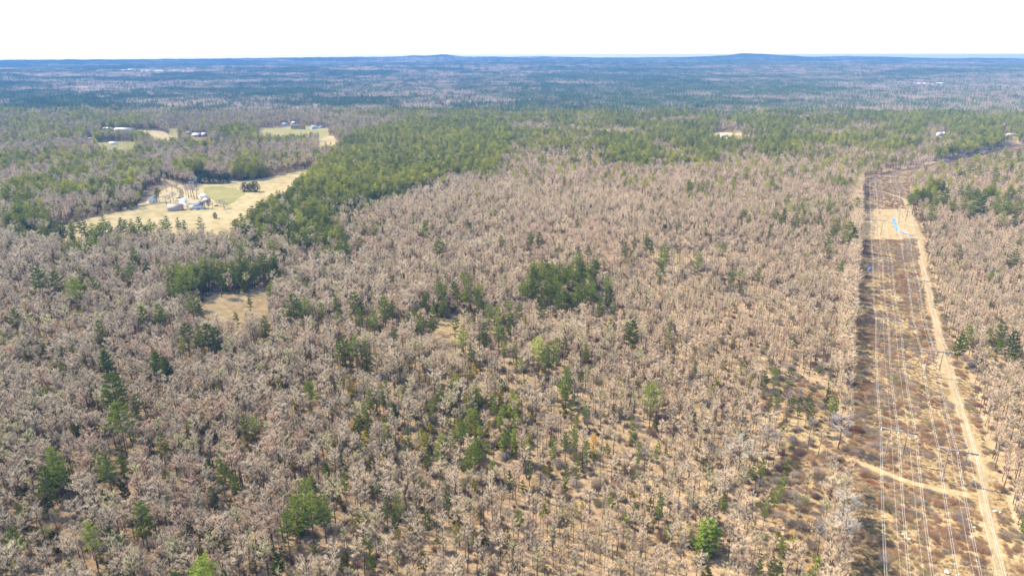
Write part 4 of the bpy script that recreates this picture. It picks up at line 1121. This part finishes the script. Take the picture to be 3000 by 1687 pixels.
# ------------------------------------------------------------------ buildings
def building(name, px_, L, W, Hw, Hr, rz, wall, roof, lab, cat, windows=(4, 2), door=None, chimney=False, ell=None, rows=1, over=.4, hip=False):
    """long axis along local x; roof ridge along x"""
    x, y, z, t = G(*px_)
    t = thing(name, lab, cat, (float(x), float(y), float(z)), rz)
    t.scale = (.72,) * 3 if float(y) > 1150 else (.88,) * 3
    mb = MB()
    V = [(-L/2, -W/2, -.5), (L/2, -W/2, -.5), (L/2, W/2, -.5), (-L/2, W/2, -.5), (-L/2, -W/2, Hw), (L/2, -W/2, Hw), (L/2, W/2, Hw), (-L/2, W/2, Hw), (-L/2, 0, Hw + Hr), (L/2, 0, Hw + Hr)]
    mb.add(V, [[0, 1, 5, 4], [2, 3, 7, 6], [3, 0, 4, 7], [1, 2, 6, 5]], [[4, 8, 7], [5, 6, 9]])
    w_ = obj('wall', mb.mesh('wall', [M[wall]]), t)
    sl_ = Hr / (W / 2); ry = W / 2 + over; zl = Hw - sl_ * over + .06; zt = Hw + Hr + .06; th = .18; lx = L / 2 + over
    mb = MB()
    for s_ in (-1, 1):
        mb.add([(-lx, s_ * ry, zl), (lx, s_ * ry, zl), (lx, 0, zt), (-lx, 0, zt), (-lx, s_ * ry, zl + th), (lx, s_ * ry, zl + th), (lx, 0, zt + th), (-lx, 0, zt + th)],
               [[4, 5, 6, 7], [0, 3, 2, 1], [0, 1, 5, 4], [1, 2, 6, 5], [3, 0, 4, 7]])
    rf = obj('roof', mb.mesh('roof', [M[roof]]), t)
    if chimney: obj('chimney', MB().box((L * .12, .3, Hw + Hr + .4), (.9, .9, 2.2)).mesh('chimney', [M['brick']]), rf)
    wm_ = MB().box((0, 0, 0), (1.0, .1, 1.5)).mesh('window', [M['window_glass']]); fm = MB().box((0, 0, .85), (1.3, .16, .14)).box((0, 0, -.85), (1.3, .16, .14)).box((-.6, 0, 0), (.14, .16, 1.56)).box((.6, 0, 0), (.14, .16, 1.56)).mesh('window_frame', [M['white_paint']])
    def win(loc, a):
        w2 = obj('window', wm_, t, loc); w2.rotation_euler = (0, 0, a); obj('window_frame', fm, w2)
    for r2 in range(rows):
        zc = 1.9 + r2 * 2.7
        for k_ in range(windows[0]):
            xx = (k_ - (windows[0] - 1) / 2) * L / (windows[0] + .3)
            if door is not None and r2 == 0 and abs(xx - door) < 1.6: continue
            for s_ in (-1, 1): win((xx, s_ * (W / 2 + .03), zc), 0)
        for k_ in range(windows[1]):
            yy = (k_ - (windows[1] - 1) / 2) * W / (windows[1] + .3)
            for s_ in (-1, 1): win((s_ * (L / 2 + .03), yy, zc), math.pi / 2)
    if door is not None:
        dd = obj('door', MB().box((door, -W / 2 - .05, 1.1), (1.2, .12, 2.2)).mesh('door', [M['dark_paint']]), t)
        obj('handle', MB().box((door + .4, -W / 2 - .14, 1.1), (.08, .08, .2)).mesh('handle', [M['galvanised_arm']]), dd)
    return t

PXM = lambda p_: 2000 / float(G(*p_)[3])
barn = building('barn', (515, 616), 15.5, 9, 3.8, 3.4, rad(10), 'barn_boards', 'brown_shingles', 'long weathered barn with brown gable roof on the farm field', 'barn', (5, 1))
bd_ = obj('barn_door', MB().box((-7.8, 0, 1.8), (.12, 4.0, 3.8)).mesh('barn_door', [M['dark_opening']]), barn)
fh = building('farmhouse', (585, 612), 11, 8, 5.0, 3.2, rad(6), 'white_clapboard', 'dark_slate', 'white clapboard farmhouse with dark slate roof beside the barn', 'house', (4, 2), 0.5, True, rows=2)
eb = MB(); eb.box((-7.6, -.5, 1.6), (5.5, 6, 4.2)); obj('side_wing', eb.mesh('side_wing', [M['white_clapboard']]), fh)
obj('wing_roof', MB().box((-7.6, -.5, 3.85), (6.1, 6.6, .3)).mesh('wing_roof', [M['pale_metal_roof']]), fh)
obj('porch', MB().box((-2, -6.2, .45), (6.5, 4.0, .25)).box((-5, -8, .1), (.2, .2, .8)).box((1, -8, .1), (.2, .2, .8)).box((-2, -8.1, 1.0), (6.5, .1, .12)).mesh('porch', [M['brown_shingles']]), fh)
building('garage', (598, 581), 9, 7, 3, 2.0, rad(-20), 'grey_siding', 'pale_metal_roof', 'small shed with pale metal roof behind the farmhouse', 'shed', (2, 1))
building('shed', (606, 592), 7, 6, 2.8, 1.8, rad(-25), 'barn_boards', 'brown_shingles', 'small brown roofed shed behind the farmhouse beside the pale shed', 'shed', (2, 1))
building('cottage', (448, 592), 10, 7, 3.2, 4.0, rad(75), 'grey_siding', 'grey_siding', 'light grey steep gabled cottage half behind the tall farm pine', 'house', (2, 1), None)
building('ranch_house', (572, 536), 16, 10, 3.4, 3.6, rad(30), 'grey_siding', 'blue_grey_roof', 'house with blue-grey roof at the end of the clipped tree row', 'house', (4, 2), -2.0)
# hamlet behind
building('warehouse', (362, 384), 42, 24, 5.5, 3.0, rad(6), 'white_clapboard', 'pale_metal_roof', 'big white metal-roofed building in the village at left', 'building', (7, 3))
building('shed', (318, 380), 34, 9, 4, 2, rad(-14), 'grey_siding', 'pale_metal_roof', 'long low pale-roofed shed left of the big white building', 'shed', (5, 1))
building('house', (578, 401), 24, 13, 5, 4.5, rad(-18), 'red_brown_siding', 'blue_grey_roof', 'large red-brown house with grey roof in the village yard', 'house', (5, 2), 0, True, rows=2)
building('barn', (600, 401), 13, 16, 6, 4.5, rad(5), 'red_brown_siding', 'brown_shingles', 'red-brown barn right of the large village house', 'barn', (2, 2))
building('house', (552, 393), 15, 9, 4, 3, rad(10), 'white_clapboard', 'pale_metal_roof', 'pale roofed house behind the red-brown village house', 'house', (3, 1))
building('cottage', (332, 424), 15, 10, 3.6, 3.2, rad(15), 'grey_siding', 'grey_siding', 'low grey house on the small green lawn at left', 'house', (4, 2), 1)
building('cottage', (265, 412), 12, 9, 3.6, 3.2, rad(-25), 'blue_siding', 'blue_grey_roof', 'blue-grey cottage in trees left of the small lawn', 'house', (3, 1))
building('house', (836, 369), 18, 11, 5, 4, rad(20), 'blue_siding', 'blue_grey_roof', 'dark blue house beyond the road of the upper lawn', 'house', (4, 2), 1, rows=2)
building('house', (861, 365), 13, 10, 5, 4, rad(-20), 'blue_siding', 'blue_grey_roof', 'light blue house beyond the upper lawn, right of the dark one', 'house', (3, 2), rows=2)
building('house', (921, 378), 18, 12, 5, 5, rad(35), 'blue_siding', 'pale_metal_roof', 'blue house with pale roof at the right end of the upper lawn', 'house', (4, 2), 1, rows=2)
building('garage', (943, 376), 14, 9, 3.2, 2.6, rad(10), 'blue_siding', 'dark_slate', 'low dark-roofed garage right of the pale-roofed blue house', 'garage', (2, 1))
building('house', (2121, 402), 20, 11, 4, 3, rad(5), 'white_clapboard', 'pale_metal_roof', 'low pale house on the small hill field at right', 'house', (5, 2))
building('house', (2752, 398), 15, 11, 5, 4, rad(10), 'white_clapboard', 'pale_metal_roof', 'white gabled house in woods above the bent clearing', 'house', (3, 2), rows=2)
building('house', (2764, 398), 11, 11, 5, 4, rad(80), 'white_clapboard', 'pale_metal_roof', 'small white house just right of the white gabled one', 'house', (2, 2), rows=2)
building('ranch_house', (2960, 400), 30, 12, 5, 3, rad(8), 'white_clapboard', 'pale_metal_roof', 'long white house among pines at the far right', 'house', (6, 2))
building('house', (2102, 344), 14, 10, 6, 4, rad(50), 'white_clapboard', 'pale_metal_roof', 'tiny white gable peeking over far pines right of centre', 'house', (2, 2), rows=2)

# cars
def car(px_, rz, paint, lab):
    x, y, z, t = G(*px_); t = thing('parked_car', lab, 'car', (float(x), float(y), float(z)), rz, 'vehicles parked at the farm')
    b_ = MB(); prof = [(-2.3, .35), (-2.3, .85), (-1.5, .98), (-.9, 1.48), (.7, 1.5), (1.4, 1.0), (2.2, .85), (2.3, .35)]
    n_ = len(prof); V = [(a, s_ * .88, c) for s_ in (-1, 1) for a, c in prof]
    b_.add(V, [[i, (i + 1) % n_, n_ + (i + 1) % n_, n_ + i] for i in range(n_)], [[0, i + 1, i] for i in range(1, n_ - 1)] + [[n_, n_ + i, n_ + i + 1] for i in range(1, n_ - 1)])
    obj('body', b_.mesh('body', [M[paint]]), t)
    obj('window', MB().box((-.1, 0, 1.22), (1.7, 1.79, .32)).mesh('window', [M['window_glass']]), t)
    for a in (-1.4, 1.4):
        for s_ in (-.8, .8):
            obj('wheel', MB().tube([(a, s_ - .12, .34), (a, s_ + .12, .34)], .34, 10).mesh('wheel', [M['tyre_rubber']]), t)
car((634, 604), .3, 'dark_paint', 'dark car parked right of the farmhouse')
car((524, 615), .4, 'white_paint', 'white car parked before the barn')
car((523, 582), .1, 'dark_paint', 'dark car in the pale yard behind the barn')
car((545, 583), .6, 'white_paint', 'white car in the pale yard left of the sheds')
car((930, 381), .2, 'white_paint', 'white car beside the blue house on the upper lawn')

# trees about the farm
def farm_pine(px_, py_, k, H, w, tint, lab):
    x, y, z, t = G(px_, py_); s_ = H / PH[k]; sh_ = w / (2 * PR[k])
    place_tree('pine_tree', pine_set[k], (float(x), float(y), float(z) - .1), px_ * .37, (sh_, sh_, s_), (*tint, 1), lab, 'tree', 'trees about the farm')
farm_pine(467, 592, 1, 15, 9.5, (.06, .10, .03), 'tall leaning pine left of the barn')
farm_pine(461, 593, 3, 12, 7, (.08, .12, .035), 'smaller pine at the left foot of the tall farm pine')
farm_pine(612, 612, 3, 9, 5, (.045, .075, .04), 'dark conifer at the right end of the farmhouse')
farm_pine(631, 640, 4, 6, 5, (.05, .085, .03), 'lone round bush standing on the hay field')
farm_pine(498, 522, 1, 10, 6, (.05, .09, .03), 'small pine at the top of the farm lane')
farm_pine(718, 562, 4, 11, 11, (.045, .08, .03), 'left of two round dark trees on the hay field')
farm_pine(748, 562, 4, 12, 13, (.045, .08, .03), 'right of two round dark trees on the hay field')
farm_pine(733, 561, 4, 10, 9, (.05, .085, .03), 'middle crown between the two round field trees')
HW = ['left end', 'second', 'third', 'fourth', 'fifth', 'sixth', 'seventh', 'eighth', 'right end']
for i, xx in enumerate(np.linspace(588, 672, 9)):
    farm_pine(xx, 538 - (i > 6) * 2, 4, 11.5 + (i % 3) * .7, 9.5, (.045, .078, .03), '%s tree of the clipped dark row on the hay field%s' % (HW[i], '' if i in (0, 8) else ' from the left'))
def farm_bare(px_, py_, k, H, w, tint, lab):
    x, y, z, t = G(px_, py_); s_ = H / BH[k]; sh_ = w / 5.6
    place_tree('bare_tree', bare_set[k], (float(x), float(y), float(z) - .1), px_ * .37, (sh_, sh_, s_), (*tint, 1), lab, 'tree', 'trees about the farm')
gr = (.36, .32, .28)
for (px_, py_, k, H, w, lab) in [(488, 600, 4, 10, 11, 'bare round tree left of the brown barn'), (500, 594, 0, 9, 10, 'bare tree behind the left end of the barn'), (508, 588, 7, 9, 10, 'bare tree behind the middle of the barn'),
        (553, 612, 8, 9, 8, 'pale bare tree between barn and farmhouse'), (548, 606, 7, 8, 7, 'smaller bare tree behind the one between barn and farmhouse'), (553, 580, 0, 14, 9, 'tall bare tree nearest the farm drive'), (560, 578, 2, 14, 8, 'tall bare tree second from the drive'), (570, 582, 6, 15, 8, 'tall bare tree third from the drive'),
        (578, 584, 0, 15, 8, 'tall bare tree with dark trunk before the hay field'), (545, 572, 5, 12, 8, 'bare tree at the bend of the drive'), (564, 566, 7, 13, 9, 'bare tree behind the tall row by the drive'), (657, 611, 4, 8, 9, 'spreading bare tree right of the farmhouse'), (646, 606, 7, 8, 8, 'bare tree left of the spreading one by the farmhouse'), (624, 613, 9, 7, 5, 'small bare tree right of the dark conifer at the farmhouse'),
        (520, 563, 1, 11, 8, 'bare tree left of the farm drive'), (505, 566, 5, 11, 7, 'bare tree further left of the farm drive'), (490, 562, 3, 11, 8, 'bare tree in the thin grove above the barn')]:
    farm_bare(px_, py_, k, H, w, gr, lab)
# lone trees of the logged slope and the clearing's left edge (foot positions)
for (px_, py_, k, H, w, tnt, lab) in [(2453, 1319, 0, 17, 9, (.46, .40, .35), 'tall pale bare tree alone at the edge of the clearing'), (2366, 1319, 6, 15, 5, (.40, .34, .28), 'slim bare tree on the logged slope, left of the tall edge tree'), (2268, 1281, 9, 14, 4, (.36, .30, .25), 'thin bare pole tree high on the logged slope'),
        (2242, 1343, 4, 13, 8, (.34, .29, .25), 'dark-trunked bare tree at the left side of the logged slope'), (2165, 1376, 4, 13, 11, (.50, .46, .36), 'wide-branching pale oak-like tree left of the logged slope'), (2302, 1235, 6, 15, 4, (.42, .36, .3), 'slender bare tree behind the thin pole tree'), (2335, 1225, 9, 15, 4, (.42, .36, .3), 'slender bare tree in the middle of the logged slope'),
        (2470, 1560, 0, 16, 9, (.50, .46, .40), 'whitish bare tree leaning over the clearing edge'), (2455, 1640, 7, 17, 9, (.46, .42, .36), 'forked bare tree at the bottom of the clearing edge'), (2390, 1650, 6, 16, 6, (.40, .36, .30), 'slender bare tree left of the forked edge tree')]:
    farm_bare(px_, py_, k, H, w, tnt, lab)
# orchard row by the blue house
for i, xx in enumerate((857, 864, 871, 878, 885, 892)):
    farm_pine(xx, 379, 4, 8, 7.5, (.04, .07, .03), '%s clipped dark tree in the short row on the upper lawn' % ['leftmost', 'second', 'third', 'fourth', 'fifth', 'rightmost'][i])

# ------------------------------------------------------------------ far pale gravel pit near the horizon
def pit(px0, px1, py_, hgt, seed):
    x0, y0, z0, _ = G(px0, py_); x1, y1, z1, _ = G(px1, py_); n_ = 40; r = np.random.default_rng(seed)
    s_ = np.linspace(0, 1, n_); X_ = x0 + (x1 - x0) * s_; Y_ = y0 + (y1 - y0) * s_; hh = 12 + hgt * np.sin(s_ * math.pi) ** .5 * (.5 + .5 * smooth_noise(s_ * 10, s_, 1, seed)) 
    V = []; 
    for dy, f in ((-60, 0), (-10, 1), (30, 1.0), (80, 0)):
        V.append(np.c_[X_, Y_ + dy, height(X_, Y_) + hh * f])
    V = np.concatenate(V); Q = [[a * n_ + i, a * n_ + i + 1, (a + 1) * n_ + i + 1, (a + 1) * n_ + i] for a in range(3) for i in range(n_ - 1)]
    obj('gravel_bank', mesh_np('gravel_bank', V, np.array(Q), [M['gravel']]), kind='structure')
pit(333, 400, 208, 6, 2); pit(412, 440, 209, 4, 4); pit(452, 480, 209, 4, 5); pit(490, 560, 208.5, 4, 5); pit(282, 300, 212, 3, 7); pit(2680, 2730, 253, 2.5, 9); pit(2750, 2775, 252, 2.5, 10)
building('warehouse', (384, 208), 46, 20, 24, 4, rad(5), 'white_clapboard', 'pale_metal_roof', 'far white building on the pale gravel bank near the horizon', 'building', (3, 1))
print('bare', len(bX), 'pines', m_, 'manual', nb_man)
